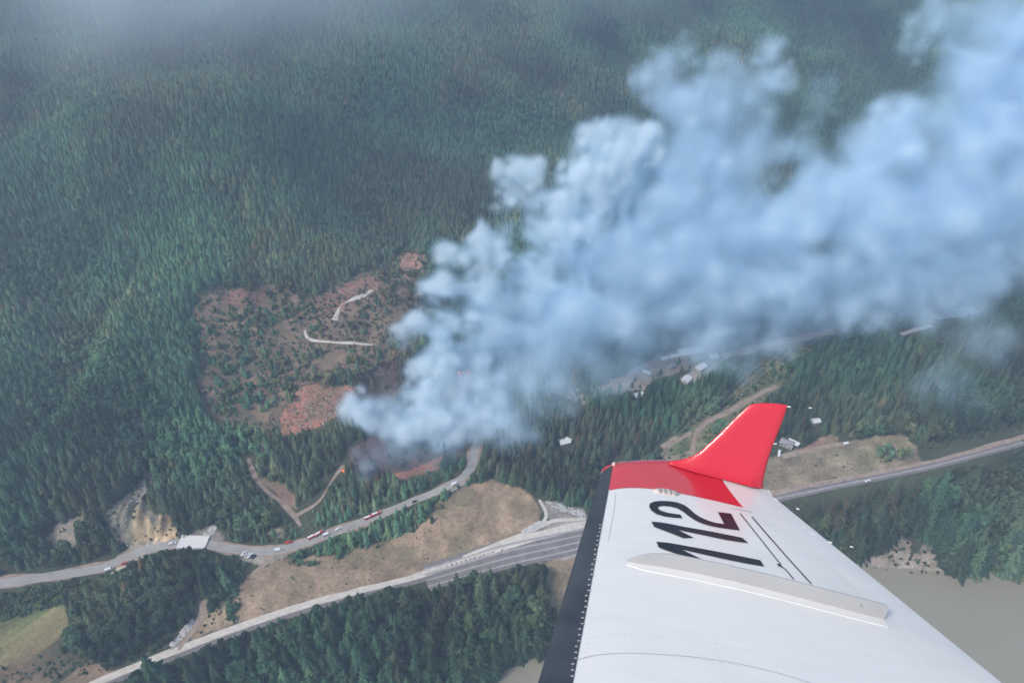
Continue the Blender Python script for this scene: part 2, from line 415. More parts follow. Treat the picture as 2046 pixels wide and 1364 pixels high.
# ------------------------------------------------------------------ ground sheet (polar grid round the place below the camera)
def build_ground():
    az = np.concatenate([np.radians(np.arange(-180, -48, 6.0)), np.radians(np.arange(-48, 48.01, .17)), np.radians(np.arange(54, 180, 6.0))])
    rad = [60.0]
    while rad[-1] < 200: rad.append(rad[-1] + 8)
    while rad[-1] < 1500: rad.append(rad[-1] * 1.0052)
    while rad[-1] < 3900: rad.append(rad[-1] * 1.03)
    rad = np.array(rad)
    A, Rr = np.meshgrid(az, rad)
    x = (Rr * np.sin(A)).ravel(); y = (Rr * np.cos(A)).ravel()
    z = np.concatenate([height(x[i:i + 60000], y[i:i + 60000]) for i in range(0, len(x), 60000)])
    na, nr = len(az), len(rad)
    x = np.append(x, 0); y = np.append(y, 0); z = np.append(z, RIVZ - 4)
    idx = np.arange(nr * na).reshape(nr, na)
    a = idx[:-1, :]; b = np.roll(idx, -1, 1)[:-1, :]; c = np.roll(idx, -1, 1)[1:, :]; d = idx[1:, :]
    quads = np.stack([a, d, c, b], -1).reshape(-1, 4)
    tris = np.stack([np.roll(idx[0], -1), np.full(na, nr * na), idx[0]], -1)
    me = bpy.data.meshes.new("ground")
    nv = len(x)
    me.vertices.add(nv); me.vertices.foreach_set("co", np.stack([x, y, z], -1).ravel())
    loops = np.concatenate([quads.ravel(), tris.ravel()])
    me.loops.add(len(loops)); me.loops.foreach_set("vertex_index", loops)
    starts = np.concatenate([np.arange(len(quads)) * 4, len(quads) * 4 + np.arange(len(tris)) * 3])
    me.polygons.add(len(starts)); me.polygons.foreach_set("loop_start", starts)
    me.polygons.foreach_set("use_smooth", np.ones(len(starts), bool))
    me.update(calc_edges=True)
    col = np.concatenate([classify(x[i:i + 60000], y[i:i + 60000]) for i in range(0, nv, 60000)])
    at = me.attributes.new("soil", 'FLOAT_COLOR', 'POINT')
    at.data.foreach_set("color", np.concatenate([col, np.ones((nv, 1))], 1).astype(np.float32).ravel())
    m, N, L, B = new_mat("ground_soil")
    a1 = N.new("ShaderNodeAttribute"); a1.attribute_name = "soil"
    tc = N.new("ShaderNodeTexCoord")
    n1 = N.new("ShaderNodeTexNoise"); n1.inputs["Scale"].default_value = .35; n1.inputs["Detail"].default_value = 8; n1.inputs["Roughness"].default_value = .7
    n2 = N.new("ShaderNodeTexVoronoi"); n2.inputs["Scale"].default_value = .45
    L.new(tc.outputs["Object"], n1.inputs["Vector"]); L.new(tc.outputs["Object"], n2.inputs["Vector"])
    mr = N.new("ShaderNodeMapRange"); mr.inputs[1].default_value = .3; mr.inputs[2].default_value = .7; mr.inputs[3].default_value = .62; mr.inputs[4].default_value = 1.3
    L.new(n1.outputs[0], mr.inputs[0])
    mr2 = N.new("ShaderNodeMapRange"); mr2.inputs[1].default_value = .0; mr2.inputs[2].default_value = .35; mr2.inputs[3].default_value = .72; mr2.inputs[4].default_value = 1.0
    L.new(n2.outputs[0], mr2.inputs[0])
    mm = N.new("ShaderNodeMath"); mm.operation = 'MULTIPLY'; L.new(mr.outputs[0], mm.inputs[0]); L.new(mr2.outputs[0], mm.inputs[1])
    vm = N.new("ShaderNodeVectorMath"); vm.operation = 'SCALE'
    L.new(a1.outputs["Color"], vm.inputs[0]); L.new(mm.outputs[0], vm.inputs["Scale"]); L.new(vm.outputs[0], B.inputs["Base Color"])
    B.inputs["Roughness"].default_value = .95; B.inputs["Specular IOR Level"].default_value = .1
    bp = N.new("ShaderNodeBump"); bp.inputs["Strength"].default_value = .6; bp.inputs["Distance"].default_value = .8
    L.new(n1.outputs[0], bp.inputs["Height"]); L.new(bp.outputs[0], B.inputs["Normal"])
    me.materials.append(m)
    o = link(bpy.data.objects.new("ground", me))
    tag(o, "mountain slope and valley floor of soil, grass and cleared ground", "ground", kind="structure")
    return o
ground = build_ground()
gv = np.empty(len(ground.data.vertices) * 3); ground.data.vertices.foreach_get("co", gv); gv = gv.reshape(-1, 3)
BVH = BVHTree.FromPolygons([tuple(v) for v in gv], [tuple(p.vertices) for p in ground.data.polygons])
def gz(x, y):
    h = BVH.ray_cast(Vector((x, y, 900)), Vector((0, 0, -1)))
    return h[0].z if h[0] is not None else float(height(np.array([x]), np.array([y]))[0])
def at(px, py):
    P = ground_hit(np.array([px], float), np.array([py], float))[0]
    return Vector((P[0], P[1], gz(P[0], P[1])))

# ------------------------------------------------------------------ draped strips: roads, tracks, railway
def strip(name, line, width, mat, off=0.12, label=None, cat=None, wob=0.0, ncross=4, shift=0.0):
    L = smooth_line(line, 3.0)
    T = np.gradient(L, axis=0); T /= np.linalg.norm(T, axis=1)[:, None] + 1e-9
    Nn = np.stack([-T[:, 1], T[:, 0]], -1)
    vs = []; fs = []
    for i, (p, nn) in enumerate(zip(L, Nn)):
        w1 = width / 2 + wob * (mnoise.noise(Vector((p[0] * .05, p[1] * .05, 3))))
        w2 = width / 2 + wob * (mnoise.noise(Vector((p[0] * .05, p[1] * .05, 9))))
        for k in range(ncross + 1):
            t = -w1 + (w1 + w2) * k / ncross + shift
            q = p + nn * t
            vs.append((q[0], q[1], gz(q[0], q[1]) + off))
        if i:
            b = i * (ncross + 1)
            for k in range(ncross): fs.append((b - ncross - 1 + k, b + k, b + k + 1, b - ncross + k))
    me = bpy.data.meshes.new(name); me.from_pydata(vs, [], fs); me.materials.append(mat); me.update()
    o = link(bpy.data.objects.new(name, me))
    # face normals up
    bm = bmesh.new(); bm.from_mesh(me)
    for f in bm.faces:
        if f.normal.z < 0: f.normal_flip()
    bm.to_mesh(me); bm.free()
    tag(o, label, cat, kind="structure")
    return o
def paintmat(name, c): return mat_noise(name, tuple(k * .9 for k in c), c, .4, .7)
M['line_white'] = paintmat('line_white', (.55, .55, .53)); M['line_yellow'] = paintmat('line_yellow', (.50, .42, .22))
strip("verge", HWY, 9, M['dirt'], .10, "pale gravel verge on both sides of the highway", "verge", 3.0, 5)
strip("highway", HWY, 6.4, M['asphalt'], .22, "grey two lane highway curving through the valley", "road", 0, 4)
strip("edge_line", HWY, .22, M['line_white'], .30, "white edge line on the uphill side of the highway", "road marking", 0, 1, 2.9)
strip("edge_line", HWY, .22, M['line_white'], .30, "white edge line on the river side of the highway", "road marking", 0, 1, -2.9)
strip("centre_line", HWY, .25, M['line_yellow'], .30, "yellow centre line along the highway", "road marking", 0, 1)
strip("gravel_road", TRACKROAD, 6, M['gravel'], .14, "pale gravel service road beside the railway", "road", 1.2)
strip("access_road", EASTROAD, 4.6, M['dirt'], .14, "pale road past the east field", "road", 1.0)
strip("dirt_track", TRK_A, 3.6, M['dirt'], .14, "left dirt track of the fork below the burn", "track", 2.0)
strip("dirt_track", TRK_B, 3.0, M['dirt'], .16, "right dirt track of the fork leading up to the flames", "track", 1.5)
strip("dirt_track", TRK_C, 6, M['dirt'], .14, "short dirt track through grass by the broadleaf wood", "track", 1.5)
strip("dirt_track", TRK_D, 5, M['dirt'], .14, "winding dirt track under the power line", "track", 2.0)
strip("dirt_track", TRK_D2, 4.5, M['dirt'], .16, "short dirt spur off the power line track", "track", 1.5)
strip("dirt_track", TRK_E, 5, M['dirt'], .14, "dirt track along the top of the east field", "track", 1.5)
strip("logging_track", TRK_F, 2.6, M['gravel'], .14, "white hairpin logging track across the clearing", "track", 2.2)
strip("logging_track", TRK_G, 4, M['gravel'], .14, "upper white logging track on the reddish bank", "track", 4.5)
strip("far_road", FAR_A, 9, M['dirt'], .14, "wide dirt road at the lower edge of the smoke", "road", 3)
strip("far_road", FAR_B, 5, M['gravel'], .14, "thin pale road seen through thin smoke", "road", 1)
strip("far_road", FAR_C, 12, M['gravel'], .14, "pale road segment farthest right in the smoke", "road", 4)
strip("footpath", TRK_H, 3, M['dirt'], .14, "short dirt path from the parking area into the field", "path", 1)
strip("dirt_track", TRK_I, 5, M['dirt'], .14, "dirt lane through the settlement beside the smoke", "track", 1.5)
RAILC = W2([(850, 1154), (930, 1131), (1010, 1109), (1100, 1089), (1170, 1074), (1300, 1046), (1420, 1022), (1560, 994), (1700, 965), (1800, 945), (1900, 922), (2046, 884)])
RAILE = RAILC[6:] + np.array([0, 0.0]); RAILY = RAILC[:7]
RAILW = W2([(150, 1399), (210, 1369), (290, 1336), (400, 1293), (480, 1263), (600, 1223), (700, 1195), (800, 1170), (870, 1150)])
strip("railway_bed", RAILW, 3.6, M['ballast'], .16, "narrow dark railway bed along the river side of the gravel road", "railway", .5, 3)
strip("railway_bed", RAILY, 22, M['ballast'], .13, "dark ballast bed of the railway yard", "railway", 1.0, 8)
strip("railway_bed", RAILE, 6, M['ballast'], .15, "narrow ballast bed of the single railway east of the wing", "railway", .5, 3)
strip("railway_track", RAILE, 1.5, M['paleballast'], .27, "single railway track east of the wing", "railway track", 0, 1)
for k, sh in enumerate((-7.5, -2.5, 2.5, 7.0)):
    strip("railway_track", RAILY, 1.5, M['paleballast'], .26, ["railway track nearest the river", "second railway track from the river", "third railway track from the river", "railway track nearest the gravel road"][k], "railway track", 0, 1, sh)
BERM = W2([(1170, 1036), (1110, 1040), (1085, 1049), (1060, 1062), (1000, 1084), (925, 1113)])
strip("gravel_berm", BERM, 2.4, M['gravel'], .3, "thin pale berm line around the foot of the mound", "berm", .6, 2)
strip("gravel_berm", W2([(1078, 998), (1084, 1010), (1091, 1025), (1088, 1040), (1070, 1055), (1045, 1066)]), 2.6, M['gravel'], .34, "pale curved berm on the right of the grassy mound", "berm", .8, 2)

# river
rv = np.array([(-900, -600), (3900, -600)] + [tuple(p) for p in RIVER[::-1]])
xs = np.linspace(-2200, 2600, 60)
vs = [(-3800, -3800, RIVZ), (3800, -3800, RIVZ), (3800, 900, RIVZ), (-3800, 900, RIVZ)]
river = mesh_obj("river", vs, [(0, 1, 2, 3)], mat_noise("river_water", (.27, .25, .185), (.31, .29, .22), .012, .22, 6, bump=.0, spec=.5))
nd = river.active_material.node_tree
_b = nd.nodes.new("ShaderNodeBump"); _n = nd.nodes.new("ShaderNodeTexNoise"); _n.inputs["Scale"].default_value = .5; _n.inputs["Detail"].default_value = 5
_t = nd.nodes.new("ShaderNodeTexCoord"); nd.links.new(_t.outputs["Object"], _n.inputs["Vector"]); nd.links.new(_n.outputs[0], _b.inputs["Height"])
_b.inputs["Strength"].default_value = .12; _b.inputs["Distance"].default_value = .5; nd.links.new(_b.outputs[0], nd.nodes["Principled BSDF"].inputs["Normal"])
tag(river, "silty grey-brown river under the wing", "river", kind="structure")

# ------------------------------------------------------------------ tree meshes (unit height)
def conifer_geo(seed, tiers=10, n=8, rad=.17, dead=False, low=.10):
    r = random.Random(seed); v = []; f = []
    for k in range(tiers):
        t = k / (tiers - 1)
        z = low + (0.97 - low) * t ** .95
        R = rad * (1 - t) ** .85 * r.uniform(.85, 1.12) + .012
        if dead: R *= r.uniform(.45, 1.0)
        a0 = r.uniform(0, 6.28)
        m = max(4, int(n - 3 * t))
        for j in range(m):
            if dead and r.random() < .35: continue
            a = a0 + 2 * math.pi * (j + r.uniform(-.25, .25)) / m
            Rj = R * r.uniform(.72, 1.22); zt = z - Rj * r.uniform(.25, .65)
            wa = (math.pi / m) * r.uniform(.75, 1.15) * (.5 if dead else 1)
            zb = z + .055 * (1 - t) + .02
            b = len(v)
            v.append((0, 0, zb))
            v.append((math.cos(a - wa) * Rj * .62, math.sin(a - wa) * Rj * .62, (z + zt) / 2 + r.uniform(-.01, .01) - .012))
            v.append((math.cos(a) * Rj, math.sin(a) * Rj, zt))
            v.append((math.cos(a + wa) * Rj * .62, math.sin(a + wa) * Rj * .62, (z + zt) / 2 + r.uniform(-.01, .01) - .012))
            f.append((b, b + 1, b + 2)); f.append((b, b + 2, b + 3))
    b = len(v)      # leader
    for j in range(4): v.append((math.cos(j * 1.57) * .014, math.sin(j * 1.57) * .014, .93))
    v.append((0, 0, 1.0))
    for j in range(4): f.append((b + j, b + (j + 1) % 4, b + 4))
    return v, f
def leafy_geo(seed, lobes=9, per=40, low=.25, spread=.26, leaf=.055):
    r = random.Random(seed); v = []; f = []
    for k in range(lobes):
        a = r.uniform(0, 6.28); t = k / (lobes - 1)
        zc = low + .14 + (.72 - low) * t
        rr = spread * (1 - .75 * abs(t - .35)) * r.uniform(.3, .9)
        c = Vector((math.cos(a) * rr, math.sin(a) * rr, zc))
        R = r.uniform(.12, .185)
        for j in range(per):
            d = Vector((r.gauss(0, 1), r.gauss(0, 1), r.gauss(.35, 1))).normalized()
            p = c + Vector((d.x, d.y, d.z * .85)) * R * r.uniform(.75, 1.12)
            nrm = (d + Vector((r.uniform(-.7, .7), r.uniform(-.7, .7), r.uniform(-.4, .7)))).normalized()
            u = nrm.orthogonal().normalized(); w = nrm.cross(u); s = leaf * r.uniform(.7, 1.4)
            b = len(v)
            for (uu, ww) in ((-1, -.7), (.8, -1), (1, .8), (-.7, 1)): v.append(tuple(p + u * s * uu * .8 + w * s * ww * .8))
            f.append((b, b + 1, b + 2, b + 3))
    mz = max(p[2] for p in v)
    return [(a, b, c / mz) for a, b, c in v], f
def trunk_geo(h=.9, r=.018, n=5, branches=0, seed=0):
    mb = MB(); mb.bar((0, 0, -.04), (0, 0, h), r, r * .25, n)
    rr = random.Random(seed)
    for k in range(branches):
        z = rr.uniform(.2, .6); a = rr.uniform(0, 6.28)
        mb.bar((0, 0, z), (math.cos(a) * .16, math.sin(a) * .16, z + rr.uniform(.1, .22)), r * .45, r * .15, 4)
    return mb.v, mb.f
def mk_mesh(name, parts):
    v = []; f = []; mi = []; mats = []
    for (pv, pf), m in parts:
        b = len(v); v += list(pv); f += [tuple(b + i for i in q) for q in pf]; mi += [len(mats)] * len(pf); mats.append(m)
    me = bpy.data.meshes.new(name); me.from_pydata([tuple(p) for p in v], [], f)
    for m in mats: me.materials.append(m)
    me.polygons.foreach_set("material_index", mi); me.update()
    return me
CON = [conifer_geo(s, t, n, r) for s, t, n, r in ((1, 11, 9, .22), (2, 12, 9, .19), (3, 10, 9, .25), (4, 13, 8, .165))]
LEA = [leafy_geo(s, 9, 42, lo, sp) for s, lo, sp in ((11, .22, .27), (12, .28, .22), (13, .18, .32))]
BUSH = [leafy_geo(s, 7, 26, .0, .42, .09) for s in (21, 22)]
DEAD = [conifer_geo(31, 11, 8, .11, True, .2), conifer_geo(32, 12, 8, .09, True, .25)]
src = bpy.data.collections.new("tree_sources")      # never linked: only the wood uses it
def add_src(c, me):
    o = bpy.data.objects.new(me.name, me); c.objects.link(o)
def src_coll(name, meshes):
    c = bpy.data.collections.new(name)
    for i, me in enumerate(meshes): me.name = "%s_%02d" % (name, i); add_src(c, me)
    return c
SRC_C = src_coll("conifer_source", [mk_mesh("c", [(g, M['needle']), (trunk_geo(.85), M['bark'])]) for g in CON])
SRC_L = src_coll("leafy_source", [mk_mesh("l", [(g, M['leaf']), (trunk_geo(.7, .02, 5, 4), M['bark'])]) for g in LEA])
SRC_B = src_coll("bush_source", [mk_mesh("b", [(g, M['leaf'])]) for g in BUSH])
M['deadneedle'] = mat_leaf('dead_needles', (.20, .15, .13), (.28, .23, .21))
SRC_D = src_coll("snag_source", [mk_mesh("d", [(g, M['deadneedle']), (trunk_geo(.98, .014), M['snagbark'])]) for g in DEAD])

def instancer(name, pts, rz, scl, idx, tint, coll, label, cat):
    me = bpy.data.meshes.new(name); n = len(pts)
    me.vertices.add(n); me.vertices.foreach_set("co", np.asarray(pts, np.float32).ravel())
    def attr(nm, ty, key, data):
        a = me.attributes.new(nm, ty, 'POINT'); a.data.foreach_set(key, np.asarray(data).ravel())
    attr("rz", 'FLOAT_VECTOR', "vector", np.stack([rz * 0, rz * 0, rz], -1).astype(np.float32))
    attr("scl", 'FLOAT_VECTOR', "vector", scl.astype(np.float32))
    attr("pick", 'INT', "value", idx.astype(np.int32))
    attr("tint", 'FLOAT_COLOR', "color", np.concatenate([tint, np.ones((n, 1))], 1).astype(np.float32))
    o = link(bpy.data.objects.new(name, me))
    ng = bpy.data.node_groups.new(name, 'GeometryNodeTree')
    ng.interface.new_socket("Geometry", in_out='INPUT', socket_type='NodeSocketGeometry')
    ng.interface.new_socket("Geometry", in_out='OUTPUT', socket_type='NodeSocketGeometry')
    gi = ng.nodes.new("NodeGroupInput"); go = ng.nodes.new("NodeGroupOutput")
    m2p = ng.nodes.new("GeometryNodeMeshToPoints"); iop = ng.nodes.new("GeometryNodeInstanceOnPoints"); ci = ng.nodes.new("GeometryNodeCollectionInfo")
    ci.inputs[0].default_value = coll; ci.inputs["Separate Children"].default_value = True; ci.inputs["Reset Children"].default_value = True
    def named(nm, ty):
        a = ng.nodes.new("GeometryNodeInputNamedAttribute"); a.data_type = ty; a.inputs[0].default_value = nm
        return [s for s in a.outputs if s.enabled and s.name == "Attribute"][0]
    lk = ng.links.new
    lk(gi.outputs[0], m2p.inputs[0]); lk(m2p.outputs[0], iop.inputs["Points"]); lk(ci.outputs[0], iop.inputs["Instance"])
    iop.inputs["Pick Instance"].default_value = True
    lk(named("pick", 'INT'), iop.inputs["Instance Index"])
    e2r = ng.nodes.new("FunctionNodeEulerToRotation"); lk(named("rz", 'FLOAT_VECTOR'), e2r.inputs[0]); lk(e2r.outputs[0], iop.inputs["Rotation"])
    lk(named("scl", 'FLOAT_VECTOR'), iop.inputs["Scale"]); lk(iop.outputs[0], go.inputs[0])
    md = o.modifiers.new("scatter", 'NODES'); md.node_group = ng
    tag(o, label, cat, kind="stuff")
    return o

# ------------------------------------------------------------------ where trees stand
OPEN = [P_FIELD, P_GRAVEL, P_ROCKBANK, P_BROWN_R, P_MEADOW, P_BROWN_BL, P_BROWN_M, P_SLIDE, P_SAND, P_SHOULDER, P_PULLOUT, P_PARK, P_RED1, P_EASTFIELD, P_KINK, P_EASTRED,
        P_SETTLE, P_CLIFF, P_PASS, P_BANK, P_LEFTEDGE, P_BURN2, P_RED3, P_ROADCUT]
OPENW = [wp(p) for p in OPEN]
SPARSE = [(wp(P_CLEAR), .24, .5), (wp(P_RED2), .12, .5), (wp(P_RED4), .12, .35), (wp(P_BURN), .22, .5), (wp(P_BURNSLOPE), .45, .6), (wp(P_POWER), .75, .22), (wp(P_LEFTSCAR), .35, .4),
          (wp(P_MEADOWEDGE), .6, .3), (wp(P_REDTRI), .15, .4)]
SHRUBSTRIP = W2([(575, 1103), (640, 1094), (700, 1075), (760, 1050), (830, 1022), (862, 1010)])
LEAFY_AREAS = [wp(p) for p in (
    [(110, 1290), (140, 1230), (240, 1160), (250, 1110), (330, 1100), (420, 1100), (495, 1120), (480, 1160), (470, 1180), (400, 1240), (330, 1290), (270, 1330), (200, 1320)],
    [(380, 1080), (560, 1060), (590, 1050), (560, 1000), (480, 990), (430, 1030)],
    [(0, 1130), (0, 1060), (200, 1060), (230, 1110), (200, 1150), (0, 1170)],
    [(0, 560), (60, 440), (190, 480), (220, 560), (120, 620)],
    [(800, 1150), (950, 1135), (1050, 1140), (1020, 1190), (800, 1200), (700, 1220), (600, 1240), (620, 1200)],
    [(1750, 950), (1850, 860), (1950, 780), (2060, 760), (2060, 860), (1960, 900), (1850, 920)],
    [(1640, 860), (1820, 840), (1830, 870), (1700, 890)],
    [(900, 180), (1000, 170), (1100, 200), (1150, 280), (1020, 300), (900, 260)],
    [(1850, 980), (1950, 940), (2060, 920), (2060, 1080), (1960, 1120), (1880, 1050)],
    [(180, 690), (260, 720), (420, 900), (460, 960), (360, 980), (180, 900), (60, 820)])]
BUILDINGS_PX = [(1130, 885), (1290, 747), (1327, 718), (1350, 714), (1378, 706), (1370, 759), (1340, 735), (1555, 893), (1580, 888), (1628, 843), (1622, 848), (1275, 792), (1400, 735), (1690, 884), (1236, 924),
                (1300, 735), (1425, 715), (1380, 233)]
BW = W2(BUILDINGS_PX)

def scatter():
    step = 4.9
    gx, gy = np.meshgrid(np.arange(-1150, 1150, step), np.arange(130, 1650, step))
    g2x, g2y = np.meshgrid(np.arange(-1150, 1150, step), np.arange(430, 1650, step))
    m2 = pl_dist(g2x.ravel(), g2y.ravel(), FOOT) > 110
    gx = np.append(gx.ravel(), g2x.ravel()[m2] + step * .5); gy = np.append(gy.ravel(), g2y.ravel()[m2] + step * .5)
    x = gx.ravel() + rng.uniform(-.48, .48, gx.size) * step; y = gy.ravel() + rng.uniform(-.48, .48, gx.size) * step
    # keep what the frame can see with a margin
    z0 = height(x, y)
    px, py, d = project(np.stack([x, y, z0 + 10], -1))
    k = (px > -260) & (px < W + 260) & (py > -160) & (py < H_IMG + 190) & (d > 0)
    x, y, z = x[k], y[k], z0[k]
    n = len(x)
    dr = pl_dist(x, y, RIVER)
    up = pl_dist(x, y, FOOT)
    low = -pl_dist(x, y, RAIL)
    hgt = np.where(low > 5, 33, np.where(up > 0, 17.5 - 7.0 * sstep(40, 420, up), 18.0)) * (0.72 + 0.5 * rng.random(n)) * (0.8 + .4 * fbm(x, y, 90, 3, 21))
    keep = (dr > 5) & ~((low > 5) & (rng.random(n) < .38))
    kind = np.zeros(n, int)                     # 0 conifer 1 broadleaf 2 bush 3 snag
    pn = fbm(x, y, 60, 3, 22)
    leafp = sstep(.60, .74, pn) * .35 + .03
    for a in LEAFY_AREAS: leafp = np.where(inside(x, y, a), .5, leafp)
    leafp = np.where(low > 5, np.maximum(leafp, .13), leafp)
    u = rng.random(n)
    kind[u < leafp] = 1
    hgt = np.where(kind == 1, hgt * .74, hgt)
    u2 = rng.random(n)
    kind[(u2 < .012 + .05 * sstep(.6, .75, fbm(x, y, 75, 3, 23))) & (kind == 0)] = 3
    for P in OPENW: keep &= ~inside(x, y, P)
    wx = (fbm(x, y, 18, 2, 24) - .5) * 26; wy = (fbm(x, y, 18, 2, 25) - .5) * 26
    for P, dens, hs in SPARSE:
        m = inside(x + wx, y + wy, P)
        clump = sstep(.42, .62, fbm(x, y, 28, 3, 26))
        keep &= ~(m & (rng.random(n) > dens * (0.35 + 1.3 * clump)))
        hgt = np.where(m, hgt * hs * (0.6 + .8 * rng.random(n)), hgt)
    mp = inside(x, y, SPARSE[5][0]) | inside(x, y, SPARSE[7][0]); kind[mp] = np.where(rng.random(mp.sum()) < .75, 2, 1)
    mc = inside(x, y, SPARSE[0][0]); kind[mc & (rng.random(n) < .3)] = 2
    for line, w in ROADS + [(RAILC, 24)]:
        dd = pl_dist(x, y, smooth_line(line, 15), False)
        keep &= dd > w / 2 + 2.5
        hgt = np.where(dd < w / 2 + 12, hgt * .62, hgt)
    for b in BW: keep &= (x - b[0]) ** 2 + (y - b[1]) ** 2 > 9.0 ** 2
    # crowns standing in front of open ground, roads and houses stay low enough to leave them in view
    open_now = OPENW
    for it in range(3):
        top = np.stack([x, y, z + hgt * .8], -1)
        r = top - CAM; t = (z - CAMZ) / r[:, 2]
        hx = r[:, 0] * t; hy = r[:, 1] * t          # where the sight line over the top meets the local ground level
        bad = np.zeros(n, bool)
        for P in open_now: bad |= inside(hx, hy, P)
        for line, w in ROADS: bad |= pl_dist(hx, hy, smooth_line(line, 15), False) < w * .5
        for b in BW: bad |= (hx - b[0]) ** 2 + (hy - b[1]) ** 2 < 49
        hgt = np.where(bad, hgt * .68, hgt)
    keep &= hgt > 1.2
    small = (hgt < 5) & (kind != 3); kind[small & (rng.random(n) < .6)] = 2
    return x[keep], y[keep], hgt[keep], kind[keep]
TX, TY, TH, TK = scatter()
# low growth added on purpose: strip of bushes below the highway, bushes in the fields, regrowth in the clearing
def add_low(n, poly=None, line=None, width=10, hmin=1, hmax=4, kindp=.9, kk=2, cl=0.0):
    global TX, TY, TH, TK
    if poly is not None:
        P = wp(poly); lo = P.min(0); hi = P.max(0)
        x = rng.uniform(lo[0], hi[0], n * 4); y = rng.uniform(lo[1], hi[1], n * 4); m = inside(x, y, P)
        if cl: m &= fbm(x, y, 16, 3, 33) > cl
        x, y = x[m][:n], y[m][:n]
    else:
        L = smooth_line(line, 2.0); i = rng.integers(0, len(L), n)
        x = L[i, 0] + rng.normal(0, width / 2, n); y = L[i, 1] + rng.normal(0, width / 2, n)
        m = pl_dist(x, y, HWY, False) > 8; x, y = x[m], y[m]
    m = np.ones(len(x), bool)
    for line_, w in ROADS: m &= pl_dist(x, y, smooth_line(line_, 15), False) > w / 2 + 1.5
    for b in BW: m &= (x - b[0]) ** 2 + (y - b[1]) ** 2 > 60
    x, y = x[m], y[m]
    h = rng.uniform(hmin, hmax, len(x)); k = np.where(rng.random(len(x)) < kindp, kk, 0)
    h = np.where((k == 0) & (kk == 2), h * 1.7, h)
    TX = np.append(TX, x); TY = np.append(TY, y); TH = np.append(TH, h); TK = np.append(TK, k)
add_low(230, line=SHRUBSTRIP, width=13, hmin=3, hmax=7.5, kindp=.8)
add_low(60, line=W2([(690, 1062), (700, 1068), (790, 1040), (862, 1000), (900, 985)]), width=6, hmin=3, hmax=8, kindp=.3)
add_low(70, P_FIELD, hmin=.7, hmax=1.8); add_low(26, P_EASTFIELD, hmin=1, hmax=3); add_low(1900, P_CLEAR, hmin=.8, hmax=3.6, kindp=.65, cl=.44)
add_low(120, P_RED1, hmin=1, hmax=2.2, kindp=.3); add_low(60, P_SLIDE, hmin=1, hmax=3); add_low(70, P_BANK, hmin=1.5, hmax=4); add_low(500, P_MEADOWEDGE, hmin=1, hmax=4)
add_low(60, P_SETTLE, hmin=1.5, hmax=6, kindp=.4); add_low(60, P_CLIFF, hmin=2, hmax=5); add_low(60, P_BROWN_M, hmin=1, hmax=2.5); add_low(300, P_POWER, hmin=1, hmax=4)
add_low(60, P_KINK, hmin=1, hmax=3); add_low(150, [(0, 1345), (150, 1305), (330, 1290), (330, 1320), (230, 1340), (60, 1364), (0, 1364)], hmin=1, hmax=3)
add_low(90, P_BURN, hmin=4, hmax=9, kindp=1, kk=3); add_low(220, P_BURNSLOPE, hmin=5, hmax=11, kindp=1, kk=3); add_low(120, P_CLEAR, hmin=4, hmax=9, kindp=1, kk=3)
add_low(14, [(1752, 900), (1800, 895), (1840, 915), (1835, 938), (1760, 935)], hmin=7, hmax=11, kindp=1, kk=1)
add_low(20, [(455, 1190), (478, 1180), (474, 1250), (452, 1252)], hmin=4, hmax=7, kindp=1)
add_low(7, [(370, 1270), (395, 1265), (395, 1285), (375, 1290)], hmin=4, hmax=6, kindp=1)
TZ = np.array([gz(a, b) for a, b in zip(TX, TY)])
nT = len(TX)
tn = fbm(TX, TY, 45, 3, 41)
br = (0.5 + 0.9 * rng.random(nT)) * np.clip(2.3 * fbm(TX, TY, 90, 4, 42) - .05, .38, 1.55)
hue = rng.random(nT)
hp = sstep(.4, .62, fbm(TX, TY, 120, 3, 44))
TT = np.stack([(.85 + .4 * hp) * br * (0.82 + .5 * hue * tn * 1.3), br * (0.92 + .12 * tn), br * (.92 + .25 * (1 - hue))], -1)
brown = (rng.random(nT) < .035) & (TK != 1)
TT[brown] *= np.array([1.9, 1.05, 1.05])
inclr = inside(TX, TY, wp(P_CLEAR)) & (TK == 2)
TT[inclr] *= np.array([1.35, .9, .8])
inburn = inside(TX, TY, wp(P_BURNSLOPE)) | inside(TX, TY, wp(P_BURN))
TT[inburn] *= np.array([.85, .55, .6])
# dull brownish stand of trees right of the highway bend
dull = inside(TX, TY, wp([(1000, 860), (1100, 800), (1330, 870), (1340, 910), (1210, 960), (1180, 1010), (1000, 960), (960, 930)]))
TT[dull] = TT[dull] * np.array([1.25, .82, .95])
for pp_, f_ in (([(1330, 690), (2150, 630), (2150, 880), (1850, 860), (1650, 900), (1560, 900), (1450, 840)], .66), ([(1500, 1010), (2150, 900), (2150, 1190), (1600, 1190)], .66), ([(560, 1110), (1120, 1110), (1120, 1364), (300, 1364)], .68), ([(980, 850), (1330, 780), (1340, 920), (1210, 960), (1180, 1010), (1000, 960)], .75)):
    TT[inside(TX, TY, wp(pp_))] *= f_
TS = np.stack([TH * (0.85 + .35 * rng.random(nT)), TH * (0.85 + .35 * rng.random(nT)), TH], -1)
TS[TK == 2, 2] *= .75
TS[(TK == 0), :2] *= 1.12
far_ = pl_dist(TX, TY, FOOT) > 130
TS[far_ & (TK == 0), :2] *= 1.28; TS[far_ & (TK == 0), 2] *= .84
TR = rng.uniform(0, 6.28, nT)
TP = np.stack([TX, TY, TZ - .1], -1)

